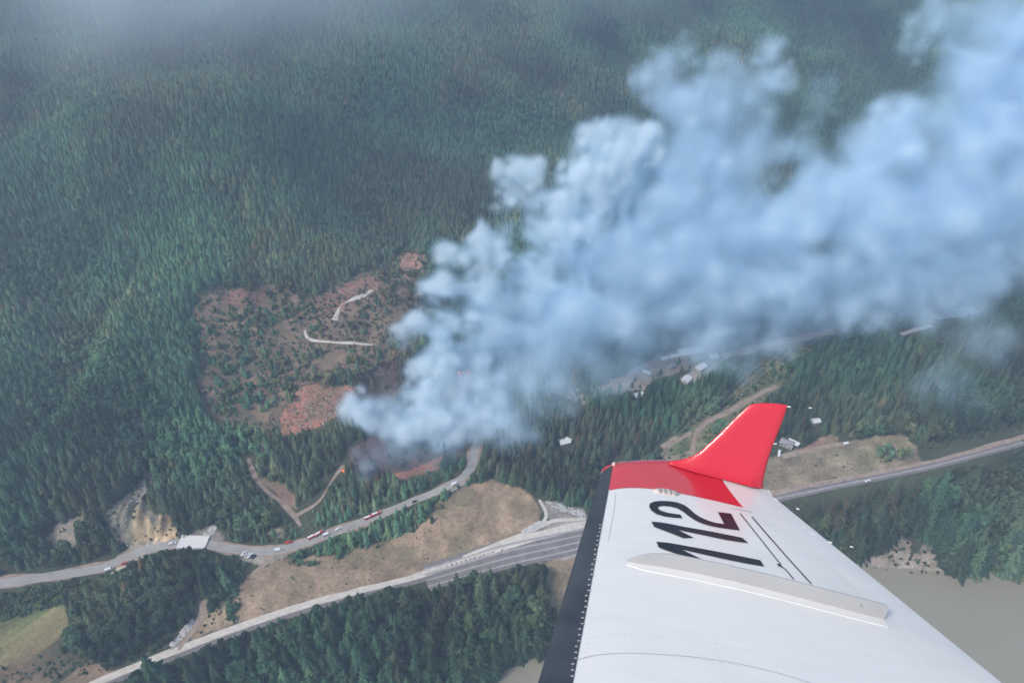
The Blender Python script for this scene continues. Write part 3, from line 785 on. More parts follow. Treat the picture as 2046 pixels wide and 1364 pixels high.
# wing silhouette hides trees: those are never picked as individuals
WINGPX = [(1205, 945), (1240, 920), (1340, 918), (1400, 905), (1510, 804), (1575, 808), (1527, 975), (2005, 1364), (2005, 1500), (1060, 1500), (1085, 1364)]
ppx, ppy, pd = project(TP + np.array([0, 0, 1.0]) * (TH * .6)[:, None])
vis = (ppx > 8) & (ppx < W - 8) & (ppy > 8) & (ppy < H_IMG - 4) & ~inside(ppx, ppy, WINGPX)
size = TH / pd
def region_label(kind, i):
    x, y = ppx[i], ppy[i]
    dark = TT[i].mean()
    tone = "darker" if dark < .8 else ("paler" if dark > 1.12 else "mid-green")
    if kind == 0:
        if x > 1500: return (tone + " narrow conifer above the river", "conifers above the river")
        if y > 1100 and x > 560: return (tone + " pointed conifer in the near wood", "conifers in the near wood")
        if y > 1090: return (tone + " pointed conifer in the lower left wood", "conifers in the lower left wood")
        return (tone + " pointed conifer above the highway", "conifers above the highway")
    if x > 1500: return (tone + " rounded broadleaf tree above the river", "broadleaf trees above the river")
    if y > 1100 and x > 560: return (tone + " rounded broadleaf tree in the near wood", "broadleaf trees in the near wood")
    if y > 1090: return (tone + " rounded broadleaf tree in the lower left wood", "broadleaf trees in the lower left wood")
    return (tone + " rounded broadleaf tree above the highway", "broadleaf trees above the highway")
def region_label2(kind, i):
    l, g = region_label(kind, i); x, y = ppx[i], ppy[i]
    if x > 1500: a = ["below the pale road", "between road and water", "close to the water"][int(np.clip((y - 960) / 60, 0, 2))] + (", by the wing edge" if x < 1720 else (", mid bank" if x < 1890 else ", by the right frame edge"))
    elif y > 1100 and x > 560: a = ["left end", "left middle", "right middle", "right end"][int(np.clip((x - 560) / 140, 0, 3))] + (", road side" if y < 1190 else (", middle rows" if y < 1280 else ", front rows"))
    elif y > 1090: a = ["left end", "left part", "middle", "right part"][int(np.clip((x - 40) / 115, 0, 3))] + (", upper rows" if y < 1170 else ", lower rows")
    else: a = ["left of the eroded bluff", "between bluff and track fork", "below the burn", "right of the highway bend"][0 if x < 260 else (1 if x < 560 else (2 if x < 950 else 3))] + (", lower rows" if y > 1010 else ", upper rows")
    return (l + ": " + a), g
single = np.zeros(nT, bool)
def copies(kind, n, name, cat, crowns, crown_mats, trunks, trunk_mat, crown_name="crown"):
    cand = np.where(vis & (TK == kind))[0]
    cand = cand[np.argsort(-size[cand])][:n]
    protos = []
    for g, t in zip(crowns, trunks):
        cm = mk_mesh(crown_name, [(g, crown_mats)]); tm = mk_mesh("trunk", [(t, trunk_mat)]) if t else None
        protos.append((cm, tm))
    for i in cand:
        single[i] = True
        k = int(rng.integers(0, len(protos)))
        if protos[k][1] is None:
            o = bpy.data.objects.new(name, protos[k][0]); link(o); c = o
        else:
            o = bpy.data.objects.new(name, None); link(o); o.empty_display_size = .1
            c = bpy.data.objects.new(crown_name, protos[k][0]); link(c, o)
            link(bpy.data.objects.new("trunk", protos[k][1]), o)
        o.location = TP[i]; o.rotation_euler = (0, 0, TR[i]); o.scale = TS[i]
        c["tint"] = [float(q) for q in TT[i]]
        yield o, i
for o, i in copies(0, 300, "conifer_tree", "tree", CON, M['needle'], [trunk_geo(.85)[0:2]] * 4, M['bark']):
    l, g = region_label2(0, i); tag(o, l, "conifer", g)
for o, i in copies(1, 300, "broadleaf_tree", "tree", LEA, M['leaf'], [trunk_geo(.7, .02, 5, 4)[0:2]] * 3, M['bark']):
    l, g = region_label2(1, i); tag(o, l, "broadleaf tree", g)
for o, i in copies(3, 60, "dead_tree", "tree", DEAD, M['deadneedle'], [trunk_geo(.98, .014)[0:2]] * 2, M['snagbark']):
    side = "wood at lower left" if ppx[i] < 560 else ("near wood at bottom centre" if ppx[i] < 1200 else "wood at right")
    if ppy[i] < 1050: side = "slope left of the smoke" if ppx[i] < 900 else "wood right of the smoke"
    tag(o, "grey-brown dead conifer standing in the " + side, "dead tree", "dead trees in the " + side)
for o, i in copies(2, 200, "shrub", "shrub", BUSH, M['leaf'], [None] * 2, None, "foliage"):
    side = "beside the highway" if pl_dist(TX[i], TY[i], HWY, False) < 30 else ("on the lower left edge of the valley" if ppx[i] < 480 else ("in the grassy fields" if ppx[i] < 1150 else "at the river bank and east field"))
    tag(o, "low rounded green shrub " + side + ([", near the parking pullout", ", below the fire trucks", ", near the brown mound"][0 if ppx[i] < 620 else (1 if ppx[i] < 770 else 2)] if "highway" in side else ([", left end", ", middle", ", around the mound"][0 if ppx[i] < 640 else (1 if ppx[i] < 860 else 2)] if "fields" in side else "")) + [", taller than most", ", small", ", very small"][0 if TH[i] > 5 else (1 if TH[i] > 2.2 else 2)], "shrub", "shrubs " + side)
rest = ~single
for kind, coll, nm, lab, cat, nv in ((0, SRC_C, "conifer_forest", "dense conifer forest covering the mountain slope", "forest", 4), (1, SRC_L, "broadleaf_forest", "broadleaf trees mixed through the far forest", "forest", 3),
                                     (2, SRC_B, "undergrowth", "low bushes and regrowth scattered over the clearings", "undergrowth", 2), (3, SRC_D, "dead_standing_timber", "grey dead conifers dotted through the far forest", "dead trees", 2)):
    m = rest & (TK == kind)
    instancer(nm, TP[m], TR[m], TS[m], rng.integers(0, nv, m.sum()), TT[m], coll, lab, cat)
print("TREES", nT, [int((TK == k).sum()) for k in range(4)])

# ------------------------------------------------------------------ bridge on the highway
def road_dir(px, py, line=HWY):
    p = np.array(at(px, py))[:2]; L = smooth_line(line, 3)
    i = int(np.argmin(((L - p) ** 2).sum(1))); i = min(max(i, 1), len(L) - 2)
    t = L[i + 1] - L[i - 1]
    return math.atan2(t[1], t[0]), L[i]
ang, mid = road_dir(390, 1085)
br_root = empty("road_bridge", (mid[0], mid[1], gz(mid[0], mid[1]) + 1.1), ang)
tag(br_root, "short white concrete bridge carrying the highway over a gully", "bridge")
MB().box((0, 0, -.25), (21, 11.5, .9)).build("deck", M['concrete'], br_root, .05)
MB().box((0, 5.5, .65), (21, .45, .9)).build("parapet", M['concrete'], br_root, .05)
MB().box((0, -5.5, .65), (21, .45, .9)).build("parapet", M['concrete'], br_root, .05)
MB().box((-9.7, 0, -3.2), (1.6, 11, 5)).build("abutment", M['concrete'], br_root, .05)
MB().box((9.7, 0, -3.2), (1.6, 11, 5)).build("abutment", M['concrete'], br_root, .05)
for y in (-4, 0, 4): MB().box((0, y, -1.2), (17.5, .7, 1.0)).build("girder", M['concrete'], br_root)

# ------------------------------------------------------------------ vehicles
def wheel_mb(r=.38, w=.28):
    mb = MB(); mb.bar((0, -w / 2, 0), (0, w / 2, 0), r, r, 12); return mb
def make_vehicle(kind):
    """all of unit build, +x forward; returns a thing with parts"""
    if kind == 'sedan': L, Wd, r = 4.8, 1.85, .34; prof = [(-2.4, .35), (2.4, .35), (2.4, .72), (1.3, .92), (-1.9, .95), (-2.4, .85)]; cab = [(-1.7, .93), (1.2, .93), (.45, 1.42), (-1.1, 1.42)]
    elif kind == 'pickup': L, Wd, r = 5.8, 2.0, .42; prof = [(-2.9, .5), (2.9, .5), (2.9, 1.0), (1.7, 1.18), (-.7, 1.18), (-.7, 1.1), (-2.9, 1.1)]; cab = [(-.7, 1.15), (1.6, 1.15), (1.0, 1.85), (-.5, 1.85)]
    elif kind == 'van': L, Wd, r = 6.0, 2.1, .40; prof = [(-3, .45), (3, .45), (3, 1.1), (2.2, 1.4), (1.5, 2.5), (-3, 2.5)]; cab = [(1.55, 1.45), (2.25, 1.42), (1.62, 2.3), (1.2, 2.3)]
    else: L, Wd, r = 8.6, 2.6, .52; prof = [(-4.3, .7), (4.3, .7), (4.3, 2.7), (2.2, 2.9), (2.1, 2.4), (-4.3, 2.6)]; cab = [(3.2, 1.7), (4.36, 1.7), (4.34, 2.5), (3.2, 2.6)]
    return dict(L=L, W=Wd, r=r, prof=prof, cab=cab)
PROTO = {}
def vehicle(kind, paint, name, cat, px, py, label, dev=0.0, line=HWY, group=None, side=0.0, ang=None):
    key = (kind, paint)
    if key not in PROTO:
        d = make_vehicle(kind); w = d['W'] / 2
        def pr(p, hw):
            mb = MB(); b = 0; n = len(p)
            for y in (-hw, hw):
                for (x, z) in p: mb.v.append((x, y, z))
            for k in range(n):
                j = (k + 1) % n; mb.f.append([k, j, n + j, n + k])
            mb.f.append(list(range(n))[::-1]); mb.f.append([n + k for k in range(n)]); return mb
        ms = {}
        tmp = pr(d['prof'], w).build("body", M[paint], None, .06); ms['body'] = [(tmp.data, (0, 0, 0))]; bpy.data.objects.remove(tmp)
        cabp = d['cab']
        tmp = pr(cabp, w * .86).build("windows", M['glass'], None, .03); ms['windows'] = [(tmp.data, (0, 0, 0))]; bpy.data.objects.remove(tmp)
        top = max(z for x, z in cabp); xs_ = [x for x, z in cabp if z > top - .12]
        tmp = MB().box(((min(xs_) + max(xs_)) / 2, 0, top + .02), (max(xs_) - min(xs_) + .1, w * 1.7, .08)).build("roof", M[paint if kind != 'truck' else 'white_paint'], None, .02)
        ms['roof'] = [(tmp.data, (0, 0, 0))]; bpy.data.objects.remove(tmp)
        tmp = wheel_mb(d['r']).build("wheel", M['rubber']); wm = tmp.data; bpy.data.objects.remove(tmp)
        xw = d['L'] * .31
        ms['wheel'] = [(wm, (sx * xw, sy * (w - .1), d['r'])) for sx in (-1, 1) for sy in (-1, 1)]
        if kind == 'truck':
            tmp = MB().box((-1.2, 0, 2.75), (5.6, 2.0, .35)).build("equipment_deck", M['white_paint'], None, .03); ms['equipment_deck'] = [(tmp.data, (0, 0, 0))]; bpy.data.objects.remove(tmp)
            tmp = MB().box((3.7, 0, 2.85), (.5, 1.8, .22)).build("light_bar", M['line_white'], None, .02); ms['light_bar'] = [(tmp.data, (0, 0, 0))]; bpy.data.objects.remove(tmp)
        PROTO[key] = ms
    if ang is None:
        a, base = road_dir(px, py, line)
    P = at(px, py); a = ang if ang is not None else a + dev
    o = empty(name, (P.x, P.y, P.z + .3), a)
    for nm, lst in PROTO[key].items():
        for me, loc in lst:
            c = bpy.data.objects.new(nm, me); c.location = loc; link(c, o)
    o.scale = (.8, .8, .82) if kind == 'truck' else (.9, .9, .9)
    tag(o, label, cat, group)
    return o
vehicle('truck', 'red_paint_truck', 'fire_truck', 'fire truck', 737, 1035, "red fire truck with white deck, front one of the two stopped together on the highway", group="fire trucks on the highway")
vehicle('truck', 'red_paint_truck', 'fire_truck', 'fire truck', 752, 1028, "red fire truck with white deck, rear and upper one of the two stopped together", group="fire trucks on the highway")
vehicle('truck', 'red_paint_truck', 'fire_truck', 'fire truck', 624, 1074, "red fire truck parked on the uphill verge behind the white van", .15, group="fire trucks on the highway")
vehicle('truck', 'red_paint_truck', 'fire_truck', 'fire truck', 637, 1068, "red fire truck on the verge, uphill of the parked one", .3, group="fire trucks on the highway")
vehicle('pickup', 'red_paint_truck', 'pickup_truck', 'pickup truck', 577, 1084, "small red pickup at the highway bend beside the shrubs", group="pickups along the highway")
vehicle('van', 'white_paint', 'white_van', 'van', 557, 1100, "white van on the highway just above the parking pullout", group="vans along the highway")
vehicle('van', 'white_paint', 'white_van', 'van', 653, 1069, "white van beside the red fire trucks on the verge", group="vans along the highway")
vehicle('pickup', 'white_paint', 'pickup_truck', 'pickup truck', 677, 1057, "white pickup between the two pairs of fire trucks", group="pickups along the highway")
vehicle('pickup', 'white_paint', 'pickup_truck', 'pickup truck', 345, 1086, "white pickup driving just left of the white bridge", group="pickups along the highway")
vehicle('van', 'white_paint', 'box_van', 'van', 219, 1139, "white box van on the highway shoulder near the left edge", group="vans along the highway")
vehicle('sedan', 'red_paint_truck', 'parked_car', 'car', 249, 1126, "red car at the shoulder behind the dark trees on the left", group="cars along the highway")
vehicle('pickup', 'white_paint', 'parked_car', 'car', 488, 1107, "white pickup, leftmost of four parked in the gravel pullout", ang=.9, group="parked in the pullout")
vehicle('sedan', 'white_paint', 'parked_car', 'car', 494, 1109, "white car, second from left of four parked in the gravel pullout", ang=.9, group="parked in the pullout")
vehicle('pickup', 'white_paint', 'parked_car', 'car', 500, 1111, "white pickup, third from left of four parked in the gravel pullout", ang=.9, group="parked in the pullout")
vehicle('sedan', 'dark_paint', 'parked_car', 'car', 507, 1113, "dark car, rightmost of four parked in the gravel pullout", ang=.9, group="parked in the pullout")
vehicle('sedan', 'dark_paint', 'dark_car', 'car', 829, 1003, "dark car alone on the highway above the brown mound", group="cars along the highway")
vehicle('van', 'white_paint', 'white_van', 'van', 909, 968, "small white van where the highway bends up toward the smoke", group="vans along the highway")
vehicle('pickup', 'white_paint', 'pickup_truck', 'pickup truck', 1733, 962, "white pickup on the ballast beside the trees above the river", line=EASTROAD)
vehicle('truck', 'white_paint', 'tank_truck', 'truck', 1556, 908, "white tank truck parked beside the winglet at the east field yard", ang=1.2)
vehicle('van', 'white_paint', 'white_van', 'van', 1691, 888, "white van parked at the end of the dirt track on the east field", ang=.3)

# concrete barriers
bl = smooth_line(W2([(873, 997), (890, 988), (910, 977), (928, 966)]), 1.0)
seg = np.linspace(0, len(bl) - 2, 13).astype(int)
prof = [(-.35, 0), (.35, 0), (.16, .35), (.11, .95), (-.11, .95), (-.16, .35)]
bm_ = MB().prism(prof, -1.7, 1.7).build("concrete_barrier", M['concrete']); bme = bm_.data; bpy.data.objects.remove(bm_)
for k, i in enumerate(seg):
    t = bl[i + 1] - bl[i]
    o = link(bpy.data.objects.new("concrete_barrier", bme)); o.location = (bl[i][0], bl[i][1], gz(*bl[i]) + .05); o.rotation_euler = (0, 0, math.atan2(t[1], t[0]))
    o.scale = (1, 1.5, 1.2)
    lab = "white concrete barrier in the row along the highway above the brown mound"
    if k == 0: lab = "white concrete barrier at the lower left end of the roadside row"
    if k == 12: lab = "white concrete barrier at the upper right end of the roadside row"
    tag(o, lab, "barrier", "barriers beside the highway bend")

# ------------------------------------------------------------------ houses and sheds
def house(px, py, l, w, h, roof, rot, label, cat="house", name="house", pitch=.35, windows=3):
    P = at(px, py)
    l *= .8; w *= .8
    o = empty(name, (P.x, P.y, P.z), rot)
    MB().box((0, 0, h / 2 - .5), (l, w, h + 1)).build("wall", M['wall'], o)
    rh = w * pitch
    MB().prism([(-w / 2 - .5, h), (w / 2 + .5, h), (w / 2 + .5, h + .2), (0, h + rh + .2), (-w / 2 - .5, h + .2)], -l / 2 - .4, l / 2 + .4).build("roof", M[roof], o)
    for k in range(windows):
        x = -l / 2 + (k + .7) * l / (windows + .4)
        MB().box((x, -w / 2 - .03, h * .55), (1.1, .08, 1.0)).build("window", M['glass'], o)
    MB().box((l * .42 - .8, -w / 2 - .03, 1.0), (.95, .1, 2.0)).build("door", M['wood_pole'], o)
    tag(o, label, cat); return o
house(1128, 886, 11, 7, 2.8, 'roof_white', .3, "white roofed house alone among dull trees right of the highway bend")
house(1136, 882, 6, 4.5, 2.4, 'roof_white', -.5, "small white shed behind the lone house among dull trees", "shed", "shed")
house(1378, 708, 30, 12, 5, 'roof_white', .3, "long pale barn at the top of the settlement beside the smoke", "barn", "barn")
house(1327, 720, 9, 5, 3, 'roof_white', .35, "white cabin at the left end of the settlement row", "cabin", "cabin", windows=2)
house(1347, 715, 14, 6, 3.2, 'roof_white', .3, "low pale shed between cabin and barn in the settlement", "shed", "shed")
house(1291, 748, 9, 4, 3, 'roof_white', -.6, "white trailer standing alone on bare ground in the settlement", "trailer", "trailer", .1, 2)
house(1341, 733, 9, 7, 2.6, 'roof_grey', .6, "grey roofed shed below the settlement row", "shed", "shed")
house(1371, 762, 11, 8, 3, 'roof_white', .9, "pale house with tan yard in a gap of dark trees")
house(1400, 737, 12, 8, 3, 'roof_white', .7, "pale house below the dirt clearing right of the barn")
house(1276, 793, 10, 6, 3, 'roof_white', .4, "white house on the edge of the tan cliff clearing")
house(1571, 889, 13, 9, 3, 'roof_grey', -.6, "grey roofed house right of the winglet at the east field yard")
house(1585, 887, 11, 3.4, 2.8, 'roof_white', -.65, "white trailer behind the grey roofed house at the east field", "trailer", "trailer", .1, 2)
house(1628, 845, 9, 6, 2.8, 'roof_white', .2, "small white roofed house in a gap of the dark trees above the east field")
house(1425, 716, 10, 8, 3, 'roof_white', .2, "pale house in the thin smoke right of the settlement")

# ------------------------------------------------------------------ power line
def pylon(px, py, rot, label, hgt=21):
    P = at(px, py); o = empty("power_pylon", P, rot)
    for s in (-2.6, 2.6): MB().bar((s, 0, -1), (s, 0, hgt), .30, .2, 6).build("pole", M['wood_pole'], o)
    MB().box((0, 0, hgt - 2), (11, .4, .45)).build("crossarm", M['wood_pole'], o)
    mb = MB(); mb.bar((-2.6, 0, hgt - 3), (2.6, 0, hgt - 9), .1, .1, 4); mb.bar((2.6, 0, hgt - 3), (-2.6, 0, hgt - 9), .1, .1, 4); mb.build("brace", M['wood_pole'], o)
    for s in (-5, 0, 5): MB().bar((s, 0, hgt - 2.2), (s, 0, hgt - 3.6), .16, .12, 6).build("insulator", M['glass'], o)
    tag(o, label, "pylon", "pylons of the power line")
    bpy.context.view_layer.update()
    return [o.matrix_world @ Vector((s, 0, hgt - 3.6)) for s in (-5, 0, 5)]
pa = [(1592, 692), (1489, 785), (1386, 876), (1285, 955)]
Pp = [at(*q) for q in pa]
dirs = math.atan2(Pp[2].y - Pp[0].y, Pp[2].x - Pp[0].x) + math.pi / 2
PT = [pylon(*pa[0], dirs, "far wooden H frame pylon beside the wide dirt road"), pylon(*pa[1], dirs, "middle wooden H frame pylon in the low green corridor"),
      pylon(*pa[2], dirs, "near wooden H frame pylon by the winding dirt track"), pylon(*pa[3], dirs, "wooden H frame pylon hidden close behind the wing tip")]
for w_ in range(3):
    mb = MB()
    for a, b in zip(PT[:-1], PT[1:]):
        prev = None
        for k in range(13):
            t = k / 12; q = a[w_].lerp(b[w_], t); q.z -= 5 * 4 * t * (1 - t) * .6
            if prev is not None: mb.bar(prev, q, .085, .085, 4)
            prev = q
    o = mb.build("power_cable", M['wire'])
    tag(o, ["left", "middle", "right"][w_] + " cable of the three strung between the wooden pylons", "cable", "cables of the power line")

# ------------------------------------------------------------------ rocks, logs
def rock_field(name, polys, n, smin, smax, label, mat='rock'):
    ico = bmesh.new(); bmesh.ops.create_icosphere(ico, subdivisions=1, radius=1); bv = np.array([v.co[:] for v in ico.verts]); bf = [[v.index for v in f.verts] for f in ico.faces]; ico.free()
    vs, fs = [], []
    for p in polys:
        P = wp(p); lo, hi = P.min(0), P.max(0)
        x = rng.uniform(lo[0], hi[0], n * 6); y = rng.uniform(lo[1], hi[1], n * 6); m = inside(x, y, P); x, y = x[m][:n], y[m][:n]
        for a, b in zip(x, y):
            s = rng.uniform(smin, smax) ; q = bv * rng.uniform(.75, 1.25, bv.shape) * s * np.array([1.2, 1, .7]); t = rng.uniform(0, 6.28)
            q = np.stack([q[:, 0] * math.cos(t) - q[:, 1] * math.sin(t), q[:, 0] * math.sin(t) + q[:, 1] * math.cos(t), q[:, 2]], -1) + np.array([a, b, gz(a, b) + s * .2])
            b0 = len(vs); vs += [tuple(r) for r in q]; fs += [[b0 + i for i in f] for f in bf]
    o = mesh_obj(name, vs, fs, M[mat]); tag(o, label, "rocks", kind="stuff")
rock_field("riprap_rocks", [[(402, 1074), (414, 1058), (428, 1047), (434, 1054), (420, 1074)]], 75, .5, 1.2, "pale blasted rocks tumbling beside the white bridge")
rock_field("bank_rocks", [[(1085, 1000), (1110, 1005), (1170, 1022), (1168, 1034), (1120, 1020)], [(1040, 1062), (1078, 1040), (1085, 1044), (1058, 1066)]], 160, .4, 1.1, "scattered pale rocks on the bank right of the mound")
rock_field("slide_rocks", [P_SLIDE, P_BANK, P_RED1], 38, .3, .8, "loose stones on the bare slopes")
rock_field("track_rocks", [[(340, 1290), (352, 1270), (385, 1235), (392, 1240), (365, 1275), (345, 1295)]], 110, .4, 1.2, "pale stones beside the short track at lower left")
vs, fs = [], []
mb = MB()
for P, n in ((P_CLEAR, 420), (P_RED1, 130), (P_RED2, 40), (P_BURNSLOPE, 60)):
    Q = wp(P); lo, hi = Q.min(0), Q.max(0)
    x = rng.uniform(lo[0], hi[0], n * 5); y = rng.uniform(lo[1], hi[1], n * 5); m = inside(x, y, Q); x, y = x[m][:n], y[m][:n]
    for a, b in zip(x, y):
        t = rng.uniform(0, 3.14); l = rng.uniform(2, 6.5); dx, dy = math.cos(t) * l, math.sin(t) * l
        mb.bar((a - dx, b - dy, gz(a - dx, b - dy) + .35), (a + dx, b + dy, gz(a + dx, b + dy) + .4), .28, .16, 4)
o = mb.build("fallen_logs", M['log']); tag(o, "grey fallen logs and slash lying over the clearing", "logs", kind="stuff")

# ------------------------------------------------------------------ flames
def flame_mat():
    m, N, L, B = new_mat("flame"); 
    tc = N.new("ShaderNodeTexCoord"); nz = N.new("ShaderNodeTexNoise"); nz.inputs["Scale"].default_value = .9
    rp = N.new("ShaderNodeValToRGB"); rp.color_ramp.elements[0].color = (1, .07, .01, 1); rp.color_ramp.elements[1].color = (1, .38, .06, 1)
    rp.color_ramp.elements[0].position = .4; rp.color_ramp.elements[1].position = .62
    L.new(tc.outputs["Object"], nz.inputs["Vector"]); L.new(nz.outputs[0], rp.inputs[0]); L.new(rp.outputs[0], B.inputs["Emission Color"]); L.new(rp.outputs[0], B.inputs["Base Color"])
    B.inputs["Emission Strength"].default_value = 1.0; return m
FM = flame_mat()
def flame(px, py, n, spread, hmax, label):
    P = at(px, py); o = empty("flames", P); r = random.Random(px)
    for k in range(n):
        a = r.uniform(0, 6.28); d = spread * math.sqrt(r.random()); h = r.uniform(.45, 1) * hmax; mb = MB()
        c = Vector((math.cos(a) * d, math.sin(a) * d, -.3)); pts = [c]
        for q in range(1, 6): pts.append(c + Vector((r.uniform(-.12, .12) * h, r.uniform(-.12, .12) * h, h * q / 5)))
        rad = [.14, .22, .19, .13, .06, .005]
        for q in range(5): mb.bar(pts[q], pts[q + 1], rad[q] * h, rad[q + 1] * h, 7)
        mb.build("flame", FM, o)
    tag(o, label, "fire"); return o
flame(687, 942, 5, 1.5, 3.2, "orange flames at the top of the right forked track")
flame(931, 744, 5, 4, 3.4, "pink-orange flames glimpsed through thin smoke in the middle")
flame(921, 748, 4, 3, 3.5, "small flames just left of the middle fire in the smoke")
flame(691, 851, 3, 1.2, 2.6, "tiny flame at the left foot of the white smoke")
flame(794, 945, 3, 2.2, 1.3, "low flames in the reddish burnt strip above the highway")

# ------------------------------------------------------------------ smoke
def noise3(P, seed, n=64):
    L = np.random.default_rng(seed).random((n, n, n)).astype(np.float32)
    i = np.floor(P).astype(np.int32); f = (P - i).astype(np.float32); f = f * f * (3 - 2 * f); i &= n - 1; j = (i + 1) & (n - 1)
    x0, y0, z0 = i.T; x1, y1, z1 = j.T; fx, fy, fz = f.T
    a = L[x0, y0, z0] * (1 - fx) + L[x1, y0, z0] * fx; b = L[x0, y1, z0] * (1 - fx) + L[x1, y1, z0] * fx
    c = L[x0, y0, z1] * (1 - fx) + L[x1, y0, z1] * fx; d = L[x0, y1, z1] * (1 - fx) + L[x1, y1, z1] * fx
    return (a * (1 - fy) + b * fy) * (1 - fz) + (c * (1 - fy) + d * fy) * fz
# centre in the photo, apparent radius, density factor: the heart of the column
PUFF_DENSE = [(712, 822, 34, 1), (722, 778, 13, .5), (745, 838, 40, 1), (785, 830, 42, 1), (820, 850, 46, 1), (860, 800, 46, .9), (880, 850, 46, .75), (820, 790, 30, .8), (860, 740, 45, .9), (890, 690, 48, 1),
              (805, 672, 30, .6), (835, 640, 34, .8), (862, 595, 34, 1), (890, 570, 40, 1), (905, 505, 34, 1), (945, 505, 44, 1), (900, 640, 48, 1), (960, 590, 60, .9), (1000, 490, 50, .8),
              (1015, 395, 40, .75), (1020, 345, 34, .7), (1058, 345, 36, .7), (1070, 410, 36, .6), (1085, 470, 56, .8), (1130, 400, 50, .9), (1160, 345, 50, .9), (1185, 280, 44, .9), (1180, 262, 30, .9),
              (1240, 275, 50, .9), (1285, 290, 42, .8), (1225, 350, 66, .8), (1150, 450, 80, .7), (1060, 560, 80, .7), (1000, 660, 76, .6), (955, 730, 60, .5), (935, 800, 50, .4), (960, 840, 50, .45)]
PUFF_THIN = [(1290, 160, 46, .55), (1370, 105, 42, .6), (1330, 130, 50, .55), (1360, 210, 72, .6), (1440, 170, 60, .5), (1535, 100, 40, .6), (1560, 150, 36, .6), (1500, 190, 70, .5), (1400, 290, 90, .6),
             (1500, 300, 90, .5), (1340, 410, 110, .8), (1450, 460, 130, .8), (1230, 520, 120, 1), (1130, 620, 110, 1), (1080, 710, 90, 1), (1000, 800, 66, .8), (1000, 845, 45, .6), (1230, 640, 95, 1), (1390, 590, 110, .9),
             (1550, 520, 120, .9), (1590, 420, 95, .55), (1670, 400, 95, .8), (1720, 470, 130, .9), (1750, 310, 95, .8), (1810, 250, 62, .8), (1780, 240, 50, .7), (1850, 400, 150, .8), (1900, 270, 110, .8), (1960, 150, 100, .7), (1870, 50, 62, .5),
             (1840, 90, 40, .5), (1990, 50, 100, .6), (2070, 260, 150, .9), (2080, 450, 150, .9), (1930, 540, 90, .7), (1760, 570, 80, .6), (1620, 600, 75, .6), (1440, 640, 55, .6), (1340, 650, 60, .6), (1180, 710, 60, .6),
             (2150, 120, 150, .8), (2200, 350, 170, .8), (2180, 540, 110, .6), (1930, 610, 60, .25), (1750, 640, 60, .25), (1420, 735, 50, .22), (1950, 690, 80, .14), (790, 900, 55, .16), (880, 905, 60, .16), (740, 925, 30, .2), (1290, 690, 70, .3), (1880, 780, 80, .08), (1100, 800, 80, .26), (1200, 740, 80, .3), (1300, 705, 75, .24), (1400, 700, 70, .22), (1030, 870, 55, .35), (1470, 690, 50, .25), (1560, 560, 90, .8), (1680, 550, 90, .8), (1480, 590, 80, .8), (1850, 560, 80, .8), (1380, 340, 80, .6), (1290, 450, 80, .7), (1330, 560, 90, .8), (1060, 780, 50, .5), (715, 905, 18, .35), (735, 930, 18, .35), (760, 910, 22, .35), (725, 955, 16, .3), (820, 895, 28, .35), (870, 885, 24, .35), (1020, 850, 50, .5), (975, 860, 40, .5), (1120, 760, 50, .3), (1500, 650, 60, .5), (1600, 640, 60, .5), (1700, 620, 70, .5), (1820, 600, 70, .4), (1560, 690, 40, .25), (1490, 740, 36, .3), (1640, 200, 50, .12), (1600, 300, 60, .3)]
def puff_world(l, soft):
    out = []
    for px, py, r, k in l:
        g = ground_hit(np.array([float(px)]), np.array([float(py)]))[0]
        rv_ = rays(px, py)
        Y = min(g[1] * .96, 505 + (682 - py) * .12 + (px - 850) * .09)
        if py > 730: Y = g[1] * .965
        t = Y / rv_[1]; c = CAM + rv_ * t
        out.append((*c, r / FPX * t, k))
    out = np.array(out); kids = []
    for x_, y_, z_, r_, k_ in out:
        kids.append((x_, y_, z_, r_ * .86, k_))
        for _ in range(9 if not soft else 7):
            d_ = rng.normal(size=3); d_ /= np.linalg.norm(d_); q_ = rng.uniform(.28, .52)
            kids.append((x_ + d_[0] * r_ * .8, y_ + d_[1] * r_ * .8, z_ + d_[2] * r_ * .8, r_ * q_, k_ * rng.uniform(.6, 1.1)))
    return np.array(kids)
PD, PTn = puff_world(PUFF_DENSE, 0), puff_world(PUFF_THIN, 1)
lo = np.array([-175., 330., -22.]); hi = np.array([640., 800., 425.])
VOX = 2.4
RES = np.ceil((hi - lo) / VOX).astype(int)
ax = [np.linspace(lo[i], hi[i], RES[i]).astype(np.float32) for i in range(3)]
GX, GY, GZ = np.meshgrid(*ax, indexing='ij')
allP = np.stack([GX.ravel(), GY.ravel(), GZ.ravel()], -1)
def field(puffs, reach):
    Fd = np.full(GX.shape, -1.0, np.float32); K = np.zeros(GX.shape, np.float32); Wt = np.zeros(GX.shape, np.float32)
    for x, y, z, r, k in puffs:
        R = r * reach
        sl = tuple(slice(max(0, int((c - R - lo[i]) / VOX)), max(0, int((c + R - lo[i]) / VOX) + 2)) for i, c in enumerate((x, y, z)))
        if any(s.start >= s.stop for s in sl): continue
        d = np.sqrt((GX[sl] - x) ** 2 + (GY[sl] - y) ** 2 + (GZ[sl] - z) ** 2) / r
        v = 1 - d
        Fd[sl] = np.maximum(Fd[sl], v) if reach < 1.6 else np.logaddexp(Fd[sl] * 5, v * 5) / 5
        w = np.clip(v + .6, 0.0001, None) ** 2; K[sl] += w * k; Wt[sl] += w
    return Fd, K / np.maximum(Wt, 1e-4)
D = np.zeros(len(allP), np.float32)
